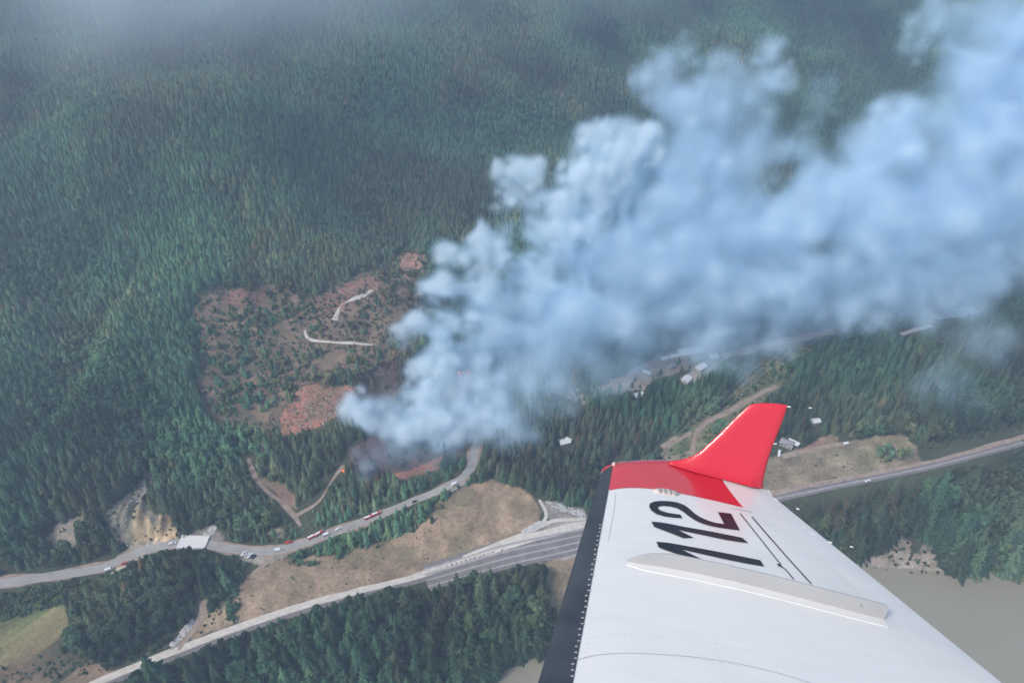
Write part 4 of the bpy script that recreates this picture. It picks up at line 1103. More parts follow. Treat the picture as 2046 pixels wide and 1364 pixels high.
for puffs, reach, amp, edge, rho, sd in ((PD, 1.6, 2.0, .80, .11, 1), (PTn, 2.0, 1.0, 1.05, .088, 9), (PD, 2.1, 1.5, 1.0, .042, 17)):
    Fd, K = field(puffs, reach); Fd = Fd.ravel(); K = K.ravel()
    m = np.where(Fd > -.62)[0]; P = allP[m]
    warp = np.stack([noise3(P / 38 + 5 * q, sd + 40 + q) - .5 for q in range(3)], -1) * (44 if sd == 1 else 72)
    Pw = P + warp
    n = np.zeros(len(m), np.float32); a = .5; s = 46.0 if sd == 1 else 75.0
    for o_ in range(5):
        q = noise3(Pw / s + 13.7 * o_, sd + o_)
        n += a * (1 - np.abs(2 * q - 1) * 1.25) if o_ < 3 else a * (q - .1)
        a *= .64; s *= .5
    n = (n - n.mean()) + (0 if sd == 1 else (.07 if sd == 9 else .03))
    v = Fd[m] + amp * n * (.9 if sd == 1 else .8)
    dens = np.clip(v / edge, 0, 1) ** 1.4 * (0.55 + .6 * np.clip(v, 0, 1))
    inner = 0.6 + .9 * noise3(Pw / 30 + 3.3, sd + 20)
    D[m] = np.maximum(D[m], 0) + dens * rho * K[m] * inner
print("SMOKE", RES, "filled", float((D > 1e-4).mean()))
# the voxels as a point mesh that only the smoke's nodes read
def volume_object(name, D, lo, hi, RES, SM, label):
    vm = bpy.data.meshes.new(name + "_samples"); vm.vertices.add(len(D))
    a_ = vm.attributes.new("d", 'FLOAT', 'POINT'); a_.data.foreach_set("value", D)
    vo = bpy.data.objects.new(name + "_samples", vm)
    smoke = link(bpy.data.objects.new(name, bpy.data.meshes.new(name)))
    ng = bpy.data.node_groups.new(name, 'GeometryNodeTree')
    ng.interface.new_socket("Geometry", in_out='OUTPUT', socket_type='NodeSocketGeometry')
    ND, LK = ng.nodes, ng.links.new
    go = ND.new("NodeGroupOutput"); oi = ND.new("GeometryNodeObjectInfo"); oi.inputs[0].default_value = vo
    vc = ND.new("GeometryNodeVolumeCube"); pos = ND.new("GeometryNodeInputPosition"); si = ND.new("GeometryNodeSampleIndex"); si.data_type = 'FLOAT'; si.domain = 'POINT'; si.clamp = True
    na = ND.new("GeometryNodeInputNamedAttribute"); na.data_type = 'FLOAT'; na.inputs[0].default_value = "d"
    sub = ND.new("ShaderNodeVectorMath"); sub.operation = 'SUBTRACT'; sub.inputs[1].default_value = tuple(lo)
    mul = ND.new("ShaderNodeVectorMath"); mul.operation = 'MULTIPLY'; mul.inputs[1].default_value = tuple((RES - 1) / (hi - lo))
    add = ND.new("ShaderNodeVectorMath"); add.operation = 'ADD'; add.inputs[1].default_value = (.5, .5, .5)
    flo = ND.new("ShaderNodeVectorMath"); flo.operation = 'FLOOR'
    dot = ND.new("ShaderNodeSeparateXYZ")
    LK(pos.outputs[0], sub.inputs[0]); LK(sub.outputs[0], mul.inputs[0]); LK(mul.outputs[0], add.inputs[0]); LK(add.outputs[0], flo.inputs[0]); LK(flo.outputs[0], dot.inputs[0])
    def imath(op, a, b):
        n_ = ND.new("FunctionNodeIntegerMath"); n_.operation = op
        for k_, v_ in enumerate((a, b)):
            if isinstance(v_, int): n_.inputs[k_].default_value = v_
            else: LK(v_, n_.inputs[k_])
        return n_.outputs[0]
    ix = imath('MULTIPLY', dot.outputs[0], int(RES[1] * RES[2])); iy = imath('MULTIPLY', dot.outputs[1], int(RES[2]))
    idx_ = imath('ADD', imath('ADD', ix, iy), dot.outputs[2])
    LK(oi.outputs["Geometry"], si.inputs["Geometry"]); LK([s for s in na.outputs if s.enabled][0], si.inputs["Value"]); LK(idx_, si.inputs["Index"])
    LK(si.outputs[0], vc.inputs["Density"])
    vc.inputs["Min"].default_value = tuple(lo); vc.inputs["Max"].default_value = tuple(hi)
    for k_, nm in enumerate(("Resolution X", "Resolution Y", "Resolution Z")): vc.inputs[nm].default_value = int(RES[k_])
    sm = ND.new("GeometryNodeSetMaterial")
    sm.inputs["Material"].default_value = SM
    LK(vc.outputs[0], sm.inputs[0]); LK(sm.outputs[0], go.inputs[0])
    smoke.data.materials.append(SM)
    smoke.modifiers.new("smoke_field", 'NODES').node_group = ng
    tag(smoke, label, "smoke", kind="stuff")
SM = bpy.data.materials.new("smoke"); SM.use_nodes = True
for n_ in list(SM.node_tree.nodes): SM.node_tree.nodes.remove(n_)
pv = SM.node_tree.nodes.new("ShaderNodeVolumePrincipled"); mo = SM.node_tree.nodes.new("ShaderNodeOutputMaterial")
SM.node_tree.links.new(pv.outputs[0], mo.inputs["Volume"])
_a = SM.node_tree.nodes.new("ShaderNodeAttribute"); _a.attribute_name = "density"
_r = SM.node_tree.nodes.new("ShaderNodeValToRGB"); _m = SM.node_tree.nodes.new("ShaderNodeMath"); _m.operation = 'MULTIPLY'; _m.inputs[1].default_value = 10.0
_r.color_ramp.elements[0].color = (.54, .81, 1, 1); _r.color_ramp.elements[1].color = (.88, .965, 1, 1); _r.color_ramp.elements[1].position = .8
SM.node_tree.links.new(_a.outputs["Fac"], _m.inputs[0]); SM.node_tree.links.new(_m.outputs[0], _r.inputs[0]); SM.node_tree.links.new(_r.outputs[0], pv.inputs["Color"])
pv.inputs["Color"].default_value = (.9, .95, 1.0, 1); pv.inputs["Density"].default_value = 1.0; pv.inputs["Anisotropy"].default_value = -.42
volume_object("smoke_plume", D, lo, hi, RES, SM, "large blue-white smoke plume rising from the burning slope and drifting right")
vlo = np.array([-620., 620., 60.]); vhi = np.array([250., 1120., 440.]); vres = np.ceil((vhi - vlo) / 11).astype(int)
g3 = np.meshgrid(*[np.linspace(vlo[i], vhi[i], vres[i]) for i in range(3)], indexing='ij'); vp = np.stack([g.ravel() for g in g3], -1)
vx, vy, vd = project(vp)
mid_ = np.exp(-((vp[:, 1] - 860) / 130) ** 2)          # a sheet of thin smoke hanging before the upper slope
vn = sum(.5 ** k * noise3(vp / (130 * .5 ** k) + 7 * k, 60 + k) for k in range(4)) / 1.875
edge_ = np.prod([np.clip(np.minimum(vp[:, i] - vlo[i], vhi[i] - vp[:, i]) / 70, 0, 1) for i in range(3)], axis=0)
up_ = sstep(200, 330, vp[:, 2] - .12 * (vp[:, 0] + 100))
VD = (.0052 * edge_ * mid_ * up_ * sstep(.36, .66, vn)).astype(np.float32)
VM = bpy.data.materials.new("thin_smoke"); VM.use_nodes = True
for n_ in list(VM.node_tree.nodes): VM.node_tree.nodes.remove(n_)
pv = VM.node_tree.nodes.new("ShaderNodeVolumePrincipled"); mo = VM.node_tree.nodes.new("ShaderNodeOutputMaterial"); VM.node_tree.links.new(pv.outputs[0], mo.inputs["Volume"])
pv.inputs["Color"].default_value = (.84, .92, 1, 1); pv.inputs["Density"].default_value = 1.0
volume_object("thin_smoke", VD, vlo, vhi, vres, VM, "thin pale smoke veil drifting before the upper left slope")

# ------------------------------------------------------------------ haze
hz = mesh_obj("haze", [(x, y, z) for z in (-56, 492) for x, y in ((-4100, -4100), (4100, -4100), (4100, 4100), (-4100, 4100))],
              [(0, 3, 2, 1), (4, 5, 6, 7), (0, 1, 5, 4), (1, 2, 6, 5), (2, 3, 7, 6), (3, 0, 4, 7)], [])
HM = bpy.data.materials.new("haze"); HM.use_nodes = True
for n_ in list(HM.node_tree.nodes): HM.node_tree.nodes.remove(n_)
pv = HM.node_tree.nodes.new("ShaderNodeVolumePrincipled"); mo = HM.node_tree.nodes.new("ShaderNodeOutputMaterial")
HM.node_tree.links.new(pv.outputs[0], mo.inputs["Volume"])
pv.inputs["Color"].default_value = (.60, .77, 1, 1); pv.inputs["Density"].default_value = .00029; pv.inputs["Anisotropy"].default_value = .2
hz.data.materials.append(HM); tag(hz, "thin blue haze filling the valley air", "haze", kind="stuff")

# ------------------------------------------------------------------ the wing we look out over
t9, gam = math.radians(9), math.radians(20)
cC = np.array([math.cos(t9), -math.sin(t9), 0]); eC = np.array([math.sin(t9), math.cos(t9), 0]); zC = np.array([0, 0, 1.0])
sC = math.cos(gam) * zC + math.sin(gam) * eC; nC = math.cos(gam) * eC - math.sin(gam) * zC
tow = lambda v: v[0] * Rv + v[1] * Uv + v[2] * Fv
cW, sW, nW = tow(cC), tow(sC), tow(nC)
HW = 2.16
MWING = Matrix(((cW[0], sW[0], nW[0], 0), (cW[1], sW[1], nW[1], 0), (cW[2], sW[2], nW[2], 0), (0, 0, 0, 1)))
MWING.translation = Vector(CAM - nW * HW)
def onw(px, py, z=0.0):
    r = rays(px, py); t = (z - HW) / (r @ nW)
    return float(t * (r @ cW)), float(t * (r @ sW))
LE0, LE1 = onw(1200, 945), onw(1076, 1364); TE0, TE1 = onw(1528, 978), onw(2003, 1364)
def lin(p, q, w): return p[0] + (q[0] - p[0]) * (w - p[1]) / (q[1] - p[1])
TIPPX = [(1200, 950), (1202, 941), (1209, 934), (1222, 929), (1245, 925), (1290, 922.5), (1340, 924), (1400, 940), (1460, 956), (1528, 978)]
TIP = np.array([onw(*p) for p in TIPPX])
TIPS = np.array(smooth_line(TIP, .02))
def tipdist(u, w): return np.sqrt(((TIPS - np.array([u, w])) ** 2).sum(1).min())
def top(u, w, under=False):
    a, b = lin(LE0, LE1, w), lin(TE0, TE1, w); c = b - a; t = min(max((u - a) / c, 0), 1)
    g = 1.75 * math.sqrt(t) * (1 - t) ** .95 * (1 + .25 * t)
    e = min(tipdist(u, w) / .09, 1); e = math.sqrt(e * (2 - e))
    return (-.030 if under else .052) * c * g * e
def surf(px, py, off=0.0):
    z = 0
    for _ in range(12):
        u, w = onw(px, py, z); z = .5 * z + .5 * (top(u, w) + off)
    return u, w, top(u, w) + off
def gloss_paint(name, c, rough=.28):
    m = mat_noise(name, tuple(k * .97 for k in c), c, 1.2, rough, 3, spec=.5, coat=.6)
    N, L = m.node_tree.nodes, m.node_tree.links; B = N["Principled BSDF"]
    B.inputs["Coat Roughness"].default_value = .12
    tc = N.new("ShaderNodeTexCoord"); mp = N.new("ShaderNodeMapping"); mp.inputs["Scale"].default_value = (1.2, 9, 1)
    n1 = N.new("ShaderNodeTexNoise"); n1.inputs["Scale"].default_value = 2.2; n1.inputs["Detail"].default_value = 7; n1.inputs["Roughness"].default_value = .65
    L.new(tc.outputs["Object"], mp.inputs[0]); L.new(mp.outputs[0], n1.inputs["Vector"])
    mr = N.new("ShaderNodeMapRange"); mr.inputs[1].default_value = .42; mr.inputs[2].default_value = .75; mr.inputs[3].default_value = 1.0; mr.inputs[4].default_value = .955
    L.new(n1.outputs[0], mr.inputs[0])
    src_ = B.inputs["Base Color"].links[0].from_socket; vm_ = N.new("ShaderNodeVectorMath"); vm_.operation = 'SCALE'
    L.new(src_, vm_.inputs[0]); L.new(mr.outputs[0], vm_.inputs["Scale"]); L.new(vm_.outputs[0], B.inputs["Base Color"])
    n2 = N.new("ShaderNodeTexNoise"); n2.inputs["Scale"].default_value = 3.5; n2.inputs["Detail"].default_value = 1; L.new(tc.outputs["Object"], n2.inputs["Vector"])
    bp = N.new("ShaderNodeBump"); bp.inputs["Strength"].default_value = .35; bp.inputs["Distance"].default_value = .02; L.new(n2.outputs[0], bp.inputs["Height"])
    L.new(bp.outputs[0], B.inputs["Normal"]); L.new(bp.outputs[0], B.inputs["Coat Normal"])
    return m
M['wing_white'] = gloss_paint('wing_white_paint', (.80, .805, .775)); M['wing_red'] = gloss_paint('wing_red_paint', (.68, .030, .052))
M['boot'] = mat_noise('boot_rubber', (.030, .037, .048), (.058, .067, .082), 5, .28, 5, bump=.05, spec=.5)
M['mark'] = mat_noise('marking_black', (.012, .016, .026), (.018, .022, .034), 2, .35, spec=.5)
M['seam'] = mat_noise('seam_dark', (.03, .03, .035), (.05, .05, .055), 2, .8)
M['pale_seam'] = mat_noise('seam_pale', (.42, .44, .46), (.5, .52, .54), 2, .6)
M['tab'] = mat_noise('tab_pale', (.30, .31, .31), (.40, .41, .40), 2, .5)
M['lens'] = mat_noise('lamp_lens', (.62, .50, .46), (.74, .66, .60), 14, .15, spec=.6)
wing = empty("aircraft_wing"); wing.matrix_world = MWING
tag(wing, "white aircraft wing with red upturned tip, black leading edge and number 112", "wing")
def wobj(name, vs, fs, mat, smooth=True, parent=None):
    o = mesh_obj(name, vs, fs, mat, parent or wing, smooth=smooth)
    bm = bmesh.new(); bm.from_mesh(o.data); bmesh.ops.recalc_face_normals(bm, faces=bm.faces); bm.to_mesh(o.data); bm.free(); return o
tt = [0.5 * (1 - math.cos(math.pi * (k / 56) ** 1.0)) for k in range(57)]
tlen = np.concatenate([[0], np.cumsum(np.linalg.norm(np.diff(TIPS, axis=0), axis=1))])
def tip_at(t):
    # point of the tip edge for chord share t
    base = [0, .006, .02, .05, .1, .25, .42, .62, .8, 1.0]
    k = np.interp(t, base, np.arange(10)); i = min(int(k), 8); f = k - i
    return TIP[i] * (1 - f) + TIP[i + 1] * f
WR = .35
def grid_pt(t, s):
    a = tip_at(t); r0 = np.array([lin(LE0, LE1, WR) * (1 - t) + lin(TE0, TE1, WR) * t, WR])
    return a * (1 - s) + r0 * s
ss = [0, .002, .006, .012, .02, .03, .045] + [.06 + .94 * k / 44 for k in range(45)]
def wing_shell(t0, t1, off, name, mat, s0=0, closed=True):
    tl = [t for t in tt if t0 < t < t1]; tl = [t0] + tl + [t1]
    vs, fs = [], []; sl = [s for s in ss if s >= s0]
    ns = len(sl)
    ups = tl; downs = tl[::-1]
    loop = [(t, False) for t in ups] + [(t, True) for t in downs]
    for (t, und) in loop:
        for s in sl:
            u, w = grid_pt(t, s); z = top(u, w, und) + (off if not und else -off)
            vs.append((u, w, z))
    n = len(loop)
    for i in range(n if closed else n - 1):
        j = (i + 1) % n
        for k in range(ns - 1): fs.append((i * ns + k, i * ns + k + 1, j * ns + k + 1, j * ns + k))
    return wobj(name, vs, fs, mat)
wing_shell(0, 1, 0, "wing_skin", M['wing_white'])
# boot: wraps the nose, from under the wing to 7 percent of the chord on top
def strip_grid(name, tl, sl, off, mat):
    vs, fs = [], []
    for (t, und) in tl:
        for s in sl:
            u, w = grid_pt(t, s); vs.append((u - (off if t < .004 else 0), w, top(u, w, und) + (-off if und else off)))
    n = len(sl)
    for i in range(len(tl) - 1):
        for k in range(n - 1): fs.append((i * n + k, i * n + k + 1, (i + 1) * n + k + 1, (i + 1) * n + k))
    return wobj(name, vs, fs, mat)
strip_grid("deice_boot", [(t, True) for t in (.05, .03, .015, .006, .002)] + [(0, False)] + [(t, False) for t in (.002, .005, .01, .016, .024, .033, .043, .051, .056)],
           [.012, .03] + [.05 + .95 * k / 60 for k in range(61)], .004, M['boot'])
def decal(name, px_poly, mat, off=.002, cuts=26, parent=None, on=surf):
    P = [on(*p) for p in px_poly]
    bm = bmesh.new(); vs = [bm.verts.new((p[0], p[1], 0)) for p in P]; f = bm.faces.new(vs)
    bmesh.ops.triangulate(bm, faces=[f], ngon_method='EAR_CLIP')
    us = [p[0] for p in P]; ws = [p[1] for p in P]
    for k in range(1, cuts):
        bmesh.ops.bisect_plane(bm, geom=bm.verts[:] + bm.edges[:] + bm.faces[:], plane_co=(min(us) + (max(us) - min(us)) * k / cuts, 0, 0), plane_no=(1, 0, 0))
    m_ = max(2, int((max(ws) - min(ws)) / .03))
    for k in range(1, m_):
        bmesh.ops.bisect_plane(bm, geom=bm.verts[:] + bm.edges[:] + bm.faces[:], plane_co=(0, min(ws) + (max(ws) - min(ws)) * k / m_, 0), plane_no=(0, 1, 0))
    for v in bm.verts: v.co.z = top(v.co.x, v.co.y) + off
    bmesh.ops.recalc_face_normals(bm, faces=bm.faces)
    if sum(fc.normal.z for fc in bm.faces) < 0: bmesh.ops.reverse_faces(bm, faces=bm.faces)
    me = bpy.data.meshes.new(name); bm.to_mesh(me); bm.free(); me.materials.append(mat)
    me.polygons.foreach_set("use_smooth", [True] * len(me.polygons))
    return link(bpy.data.objects.new(name, me), parent or wing)
Z4 = lambda l: [(1050 + x / 2.336, 780 + y / 2.336) for x, y in l]
def catmull_closed(pts, n=4):
    P = np.array(pts, float); m = len(P); out = []
    for i in range(m):
        p0, p1, p2, p3 = P[i - 1], P[i], P[(i + 1) % m], P[(i + 2) % m]
        for k in range(n):
            t = k / n; out.append(tuple(.5 * ((2 * p1) + (-p0 + p2) * t + (2 * p0 - 5 * p1 + 4 * p2 - p3) * t * t + (-p0 + 3 * p1 - 3 * p2 + p3) * t ** 3)))
    return out
# red tip paint: its outer edge is the tip itself
def red_paint():
    bot = smooth_line(Z4([(392, 466), (450, 456), (530, 455), (620, 463), (720, 480), (820, 501), (920, 523), (1016, 546)]), 6)
    P = [surf(*p) for p in bot]; P += [surf(*p) for p in [(1465, 992), (1448, 971), (1433, 951)]]
    tipu = [tip_at(t) for t in np.linspace(.72, .0, 60)]
    base = np.array([TIP[5], TIP[0]])
    vs, fs = [], []
    # loft from the tip edge down to the boundary, at matching chord positions
    bu = np.array([p[:2] for p in P[:len(bot)]])
    N_, Mn = 90, 22
    tl = np.linspace(.0, 1, N_)
    for a in tl:
        tp = tip_at(.74 * a)
        # lower end: boundary, or the slanted white corner line
        if a < .90: q = bu[int(round(a / .90 * (len(bu) - 1)))] if True else None
        else: q = np.array(surf(1484 - (a - .90) / .10 * 51, 1013.5 - (a - .90) / .10 * 62.5)[:2])
        if a < .90:
            f_ = a / .90 * (len(bu) - 1); i = min(int(f_), len(bu) - 2); q = bu[i] * (1 - (f_ - i)) + bu[i + 1] * (f_ - i)
        for k in range(Mn):
            s = (k / (Mn - 1)) ** 1.6; p = tp * (1 - s) + q * s
            vs.append((p[0], p[1], top(p[0], p[1]) + .0022))
    for i in range(N_ - 1):
        for k in range(Mn - 1): fs.append((i * Mn + k, (i + 1) * Mn + k, (i + 1) * Mn + k + 1, i * Mn + k + 1))
    o = wobj("tip_paint", vs, fs, M['wing_red'])
    o["label"] = "red painted wing tip"; return o
red_paint()
# underside of the tip is red too
vs, fs = [], []
for i, a in enumerate(np.linspace(0, 1, 60)):
    for k, s in enumerate((0, .001, .003, .006, .012, .02, .03, .045, .06)):
        u, w = grid_pt(a, s); vs.append((u, w, top(u, w, True) - .002))
for i in range(59):
    for k in range(8): fs.append((i * 9 + k, (i + 1) * 9 + k, (i + 1) * 9 + k + 1, i * 9 + k + 1))
wobj("tip_underside", vs, fs, M['wing_red'])
two = Z4([(732, 597), (690, 594), (650, 589), (610, 577), (586, 560), (577, 543), (580, 528), (600, 519), (630, 516), (665, 517), (705, 522), (740, 535), (765, 553), (790, 576), (815, 592), (850, 607), (885, 618), (927, 624)])
two2 = Z4([(897, 568), (958, 575), (1000, 653)]) 
two3 = Z4([(955, 648), (900, 640), (860, 632), (825, 622), (790, 606), (760, 586), (735, 566), (708, 550), (675, 542), (640, 539), (620, 543), (617, 551), (632, 562), (665, 572), (722, 580)])
num = [[*two, *two2, *two3],
       Z4([(587, 613), (620, 615), (660, 621), (740, 637), (850, 656), (1010, 688), (1040, 713), (1000, 708), (930, 697), (820, 674), (712, 652), (785, 688), (738, 690), (660, 660), (600, 637)]),
       Z4([(610, 706), (670, 712), (760, 728), (880, 750), (1095, 793), (1114, 822), (1030, 808), (940, 790), (850, 770), (728, 743), (818, 786), (765, 777), (700, 762), (640, 741), (622, 733)])]
for k, p in enumerate(num):
    o = decal("registration_digit", p, M['mark'], .0032, 40)
    o["label"] = ["dark digit 2 nearest the red tip", "dark middle digit 1", "dark digit 1 nearest the fence"][k]
def line_decal(name, pts, wpx, mat, off=.0034):
    L = smooth_line(pts, 10); T = np.gradient(L, axis=0); T /= np.linalg.norm(T, axis=1)[:, None]; Nn = np.stack([-T[:, 1], T[:, 0]], -1) * wpx / 2
    vs, fs = [], []
    for p, n_ in zip(L, Nn):
        for q in (p + n_, p - n_): vs.append(surf(*q, off))
    for i in range(len(L) - 1): fs.append((2 * i, 2 * i + 1, 2 * i + 3, 2 * i + 2))
    return wobj(name, vs, fs, mat)
line_decal("aileron_gap", Z4([(1002, 572), (1100, 695), (1193, 812)]), 1.7, M['seam'])
line_decal("aileron_gap", Z4([(1057, 588), (1150, 695), (1250, 808), (1335, 900)]), 2.0, M['seam'])
line_decal("aileron_gap", Z4([(1193, 820), (1215, 834), (1235, 858), (1253, 880)]), 1.7, M['seam'])
line_decal("panel_seam", Z4([(965, 549), (1010, 556), (1060, 566)]), 1.0, M['pale_seam'])
decal("hinge_slot", Z4([(1170, 810), (1184, 810), (1200, 824), (1185, 823)]), M['mark'], .0036, 3)
line_decal("panel_seam", [(1150, 1318), (1190, 1308), (1240, 1304), (1300, 1305), (1380, 1311), (1470, 1324), (1560, 1345), (1640, 1370)], 1.2, M['pale_seam'])
line_decal("panel_seam", [(1618, 1090), (1700, 1170), (1790, 1250), (1880, 1340)], 1.4, M['wing_white'], .005)
line_decal("panel_seam", [(1230, 985), (1226, 1020), (1215, 1080)], .7, M['pale_seam'])
# flow fence
FB = [(1250, 1122, .004), (1262, 1124, .03), (1285, 1128, .062), (1320, 1133, .08), (1360, 1140, .085), (1420, 1152, .085), (1500, 1170, .085), (1580, 1190, .085), (1660, 1211, .085), (1730, 1229, .085), (1758, 1236, .085), (1765, 1238, .07)]
FBs = smooth_line(FB, 8)
vs, fs = [], []; th = .004; n = len(FBs)
for p in FBs:
    u, w, z = surf(p[0], p[1]); h = max(p[2], .002)
    vs += [(u, w - th, z - .004), (u, w - th, z + h), (u, w + th, z + h), (u, w + th, z - .004)]
for i in range(n - 1):
    for k in range(4): a = i * 4; b = a + 4; fs.append((a + k, a + (k + 1) % 4, b + (k + 1) % 4, b + k))
fs += [(0, 1, 2, 3), (4 * n - 4, 4 * n - 3, 4 * n - 2, 4 * n - 1)]
M['fence'] = gloss_paint('fence_shade_grey', (.44, .45, .455), .45)  # white fence greyed in its colour to imitate the shaded inboard face
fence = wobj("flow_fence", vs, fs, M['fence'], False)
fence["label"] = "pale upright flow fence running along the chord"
vs, fs = [], []
for p in FBs:
    u, w, z = surf(p[0], p[1])
    wd = min(.055, .4 * max(p[2], .01) + .02)
    vs += [(u, w - .003, top(u, w) + .006), (u, w - wd, top(u, w - wd) + .0045), (u, w - wd - .002, top(u, w - wd) + .0005)]
for i in range(n - 1):
    for k in range(2): a = i * 3; fs.append((a + k, a + k + 1, a + 4 + k, a + 3 + k))
wobj("fence_flange", vs, fs, M['wing_white'], False, fence)
for p in ((1460, 1143, 1), (1713, 1211, 1)):
    u, w, z = surf(p[0], p[1] + 14); mb = MB(); mb.bar((u, w - .004, z + .05), (u, w - .010, z + .05), .006, .005, 8); mb.build("rivet", M['tab'], fence)
# little tabs along the boot edge
for k in range(30):
    f = k / 29; py = 1050 + (1352 - 1050) * f ** 1.15; w_e = .051
    wloc = None
    s_lo, s_hi = 0.0, 1.0
    def pyof(s):
        u, w = grid_pt(w_e, s); P = np.array(MWING @ Vector((u, w, top(u, w)))); return project(P)[1]
    for _ in range(22):
        sm_ = (s_lo + s_hi) / 2
        if pyof(sm_) < py: s_lo = sm_
        else: s_hi = sm_
    u, w = grid_pt(w_e, s_lo); z = top(u, w) + .004
    MB().box((u + .003 * ((k * 7) % 3), w, z + .003), (.014, .004, .006), (.6, 1)).build("vortex_tab", M['tab'], wing)
# rows of tiny rivets along the spars and ribs
M['rivet'] = mat_noise('rivet_grey', (.36, .37, .38), (.46, .47, .48), 2, .5)
def rivets(name, pts):
    L = smooth_line(pts, 3.0); acc = [L[0]]
    for p in L:
        if np.linalg.norm(p - acc[-1]) > 8: acc.append(p)
    vs, fs = [], []
    for p in acc:
        u, w, z = surf(*p); b = len(vs); vs.append((u, w, z + .0012))
        for k in range(6): vs.append((u + math.cos(k * 1.047) * .0022, w + math.sin(k * 1.047) * .0022, z + .0003))
        for k in range(6): fs.append((b, b + 1 + k, b + 1 + (k + 1) % 6))
    return wobj(name, vs, fs, M['rivet'])
rivets("rivet_row", [(1212, 1100), (1190, 1200), (1165, 1330)]); rivets("rivet_row", [(1395, 1160), (1420, 1250), (1450, 1360)])
rivets("rivet_row", [(1610, 1030), (1700, 1120), (1800, 1215), (1930, 1340)]); rivets("rivet_row", [(1170, 1275), (1260, 1268), (1400, 1280), (1560, 1312), (1700, 1350)])
# position lamp and tip lamp
u, w, z = surf(1331, 983)
vs, fs = [], []
for i in range(13):
    for k in range(9):
        a = 2 * math.pi * i / 12; r_ = math.sin(k / 8 * math.pi / 2)
        vs.append((u + math.cos(a) * r_ * .085, w + math.sin(a) * r_ * .032, z + .018 * math.cos(k / 8 * math.pi / 2) - .002 + (top(u + math.cos(a) * r_ * .085, w) - top(u, w))))
for i in range(12):
    for k in range(8): fs.append((i * 9 + k, (i + 1) * 9 + k, (i + 1) * 9 + k + 1, i * 9 + k + 1))
lamp = wobj("position_lamp", vs, fs, M['lens']); lamp["label"] = "clear teardrop lamp cover at the red paint edge"
for dx in (-.06, -.03, 0, .03): MB().box((u + dx + .02, w - .012, z + .012), (.012, .03, .016)).build("lamp_element", M['tab'], lamp)
u, w, z = surf(1226, 931)
MB().box((u, w + .01, z + .010), (.024, .02, .022), (.7, .8)).build("tip_lamp", M['lens'], wing, .004)

# winglet
Z5 = lambda l: [(1050 + x / 3.148, 600 + y / 3.148) for x, y in l]
wlpx = Z5([(900, 1022), (905, 1006), (960, 1000), (1015, 989), (1060, 970), (1100, 945), (1160, 890), (1240, 815), (1320, 735), (1385, 673), (1412, 654), (1440, 646), (1500, 641), (1580, 645), (1650, 656),
           (1640, 692), (1600, 800), (1560, 900), (1522, 1020), (1503, 1100), (1494, 1145), (1498, 1176)])
rA = surf(1336, 927); rB = surf(1526, 975)
A_ = np.array([rA[0], rA[1], rA[2]]); B_ = np.array([rB[0], rB[1], rB[2]])
d1 = (B_ - A_) / np.linalg.norm(B_ - A_)
cant = math.radians(14); m1 = np.array([0, math.sin(cant), math.cos(cant)]); m1 = m1 - d1 * (m1 @ d1); m1 /= np.linalg.norm(m1)
q1 = np.cross(d1, m1)      # plane normal
if q1[1] > 0: q1 = -q1     # facing inboard
def on_winglet(px, py):
    r = rays(px, py); r = np.array([r @ cW, r @ sW, r @ nW]); o_ = np.array([0, 0, HW])
    t = ((A_ - o_) @ q1) / (r @ q1); P = o_ + r * t - A_
    return float(P @ d1), float(P @ m1)
WP_ = [on_winglet(*p) for p in wlpx]
WPs = np.array(WP_)
bm = bmesh.new(); vsb = [bm.verts.new((a, b, 0)) for a, b in WP_]; f = bm.faces.new(vsb)
bmesh.ops.triangulate(bm, faces=[f], ngon_method='EAR_CLIP')
lo_, hi_ = WPs.min(0), WPs.max(0)
for ax_ in (0, 1):
    nn_ = 60 if ax_ == 0 else 40
    for k in range(1, nn_):
        co = [0, 0, 0]; no = [0, 0, 0]; co[ax_] = lo_[ax_] + (hi_[ax_] - lo_[ax_]) * k / nn_; no[ax_] = 1
        bmesh.ops.bisect_plane(bm, geom=bm.verts[:] + bm.edges[:] + bm.faces[:], plane_co=co, plane_no=no)
seglist = list(zip(WPs, np.roll(WPs, -1, 0)))
def edist(a, b):
    best = 9
    for i_, (p, q) in enumerate(seglist):
        if i_ == len(seglist) - 1: continue       # the root side stays full
        d = q - p; t = min(max(((a - p[0]) * d[0] + (b - p[1]) * d[1]) / (d @ d + 1e-12), 0), 1)
        best = min(best, math.hypot(a - p[0] - d[0] * t, b - p[1] - d[1] * t))
    return best
bm.verts.ensure_lookup_table()
co2 = [(v.co.x, v.co.y, edist(v.co.x, v.co.y)) for v in bm.verts]
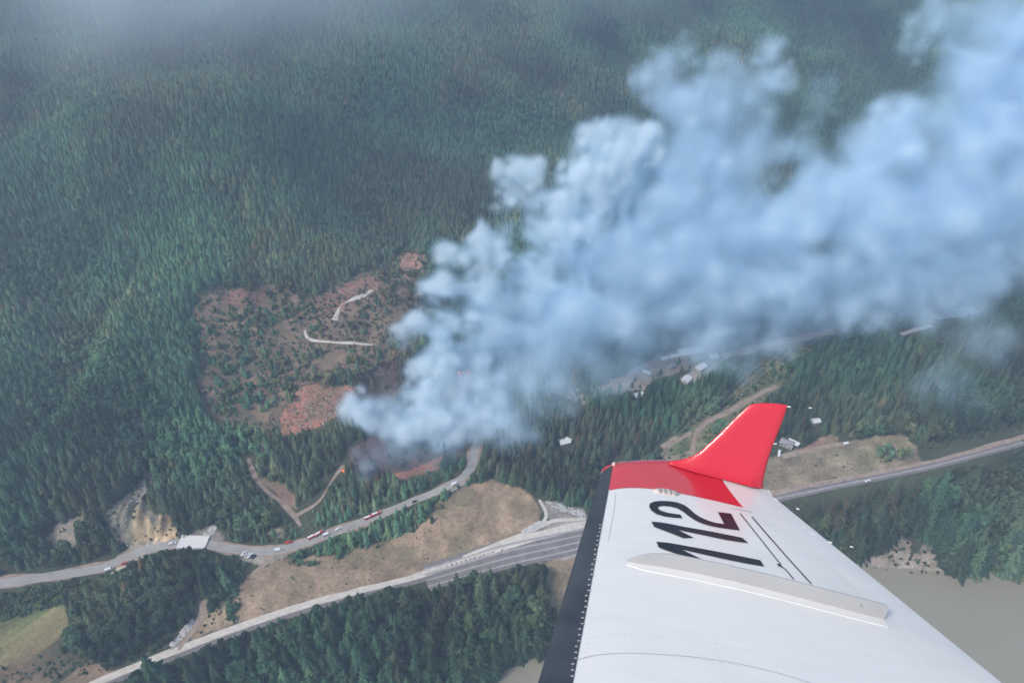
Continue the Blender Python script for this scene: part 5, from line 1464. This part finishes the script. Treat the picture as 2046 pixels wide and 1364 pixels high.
fcs = [[v.index for v in fc.verts] for fc in bm.faces]
bm.verts.index_update(); fcs = [[v.index for v in fc.verts] for fc in bm.faces]; bm.free()
vs = []; fs = []
for sgn in (1, -1):
    for a, b, e in co2:
        k = min(e / .055, 1); z = .014 * math.sqrt(k * (2 - k)) * sgn
        # the root flares into the wing
        fl = .05 * math.exp(-max(b, 0) / .035) * min(e / .08, 1) if sgn > 0 else 0
        P = A_ + d1 * a + m1 * (b - .003) + q1 * (z + fl)
        vs.append(tuple(P))
n0 = len(co2)
fs = [f_ for f_ in fcs] + [[n0 + i for i in reversed(f_)] for f_ in fcs]
wl = wobj("winglet", vs, fs, M['wing_red']); wl["label"] = "red swept winglet"
bm = bmesh.new(); bm.from_mesh(wl.data); bmesh.ops.remove_doubles(bm, verts=bm.verts, dist=.0008); bmesh.ops.recalc_face_normals(bm, faces=bm.faces); bm.to_mesh(wl.data); bm.free()
# static wicks
def wick(name, p, q, label):
    mb = MB(); p = Vector(p); q = Vector(q); mb.bar(p, q, .0016, .0011, 5); o = mb.build(name, M['seam'], wing); o["label"] = label
    MB().bar(q, q + (q - p).normalized() * .018, .0045, .0035, 6).build("wick_end", M['wing_white'], o)
    MB().bar(p - (q - p).normalized() * .01, p + (q - p).normalized() * .02, .004, .004, 6).build("wick_socket", M['wing_white'], o)
def wlp(px, py): a, b = on_winglet(px, py); return A_ + d1 * a + m1 * b
wick("static_wick", wlp(1573, 812), wlp(1616, 814.5), "thin wick at the top of the winglet")
wick("static_wick", wlp(1545, 886), wlp(1588, 888), "thin wick halfway down the winglet")
def tep(px, py, z=0.0): u, w = onw(px, py, z); return (u, w, z)
wick("static_wick", tep(1548, 998), tep(1591, 1015), "thin wick on the trailing edge near the tip")
wick("static_wick", tep(1655, 1082), tep(1698, 1091), "thin wick on the trailing edge beside the small bump")
for (px, py) in ((1612, 1056), (1632, 1070)):
    u, w = onw(px, py); MB().box((u - .035, w, .004), (.07, .014, .012), (.7, .7)).build("hinge_fairing", M['wing_white'], wing, .004)
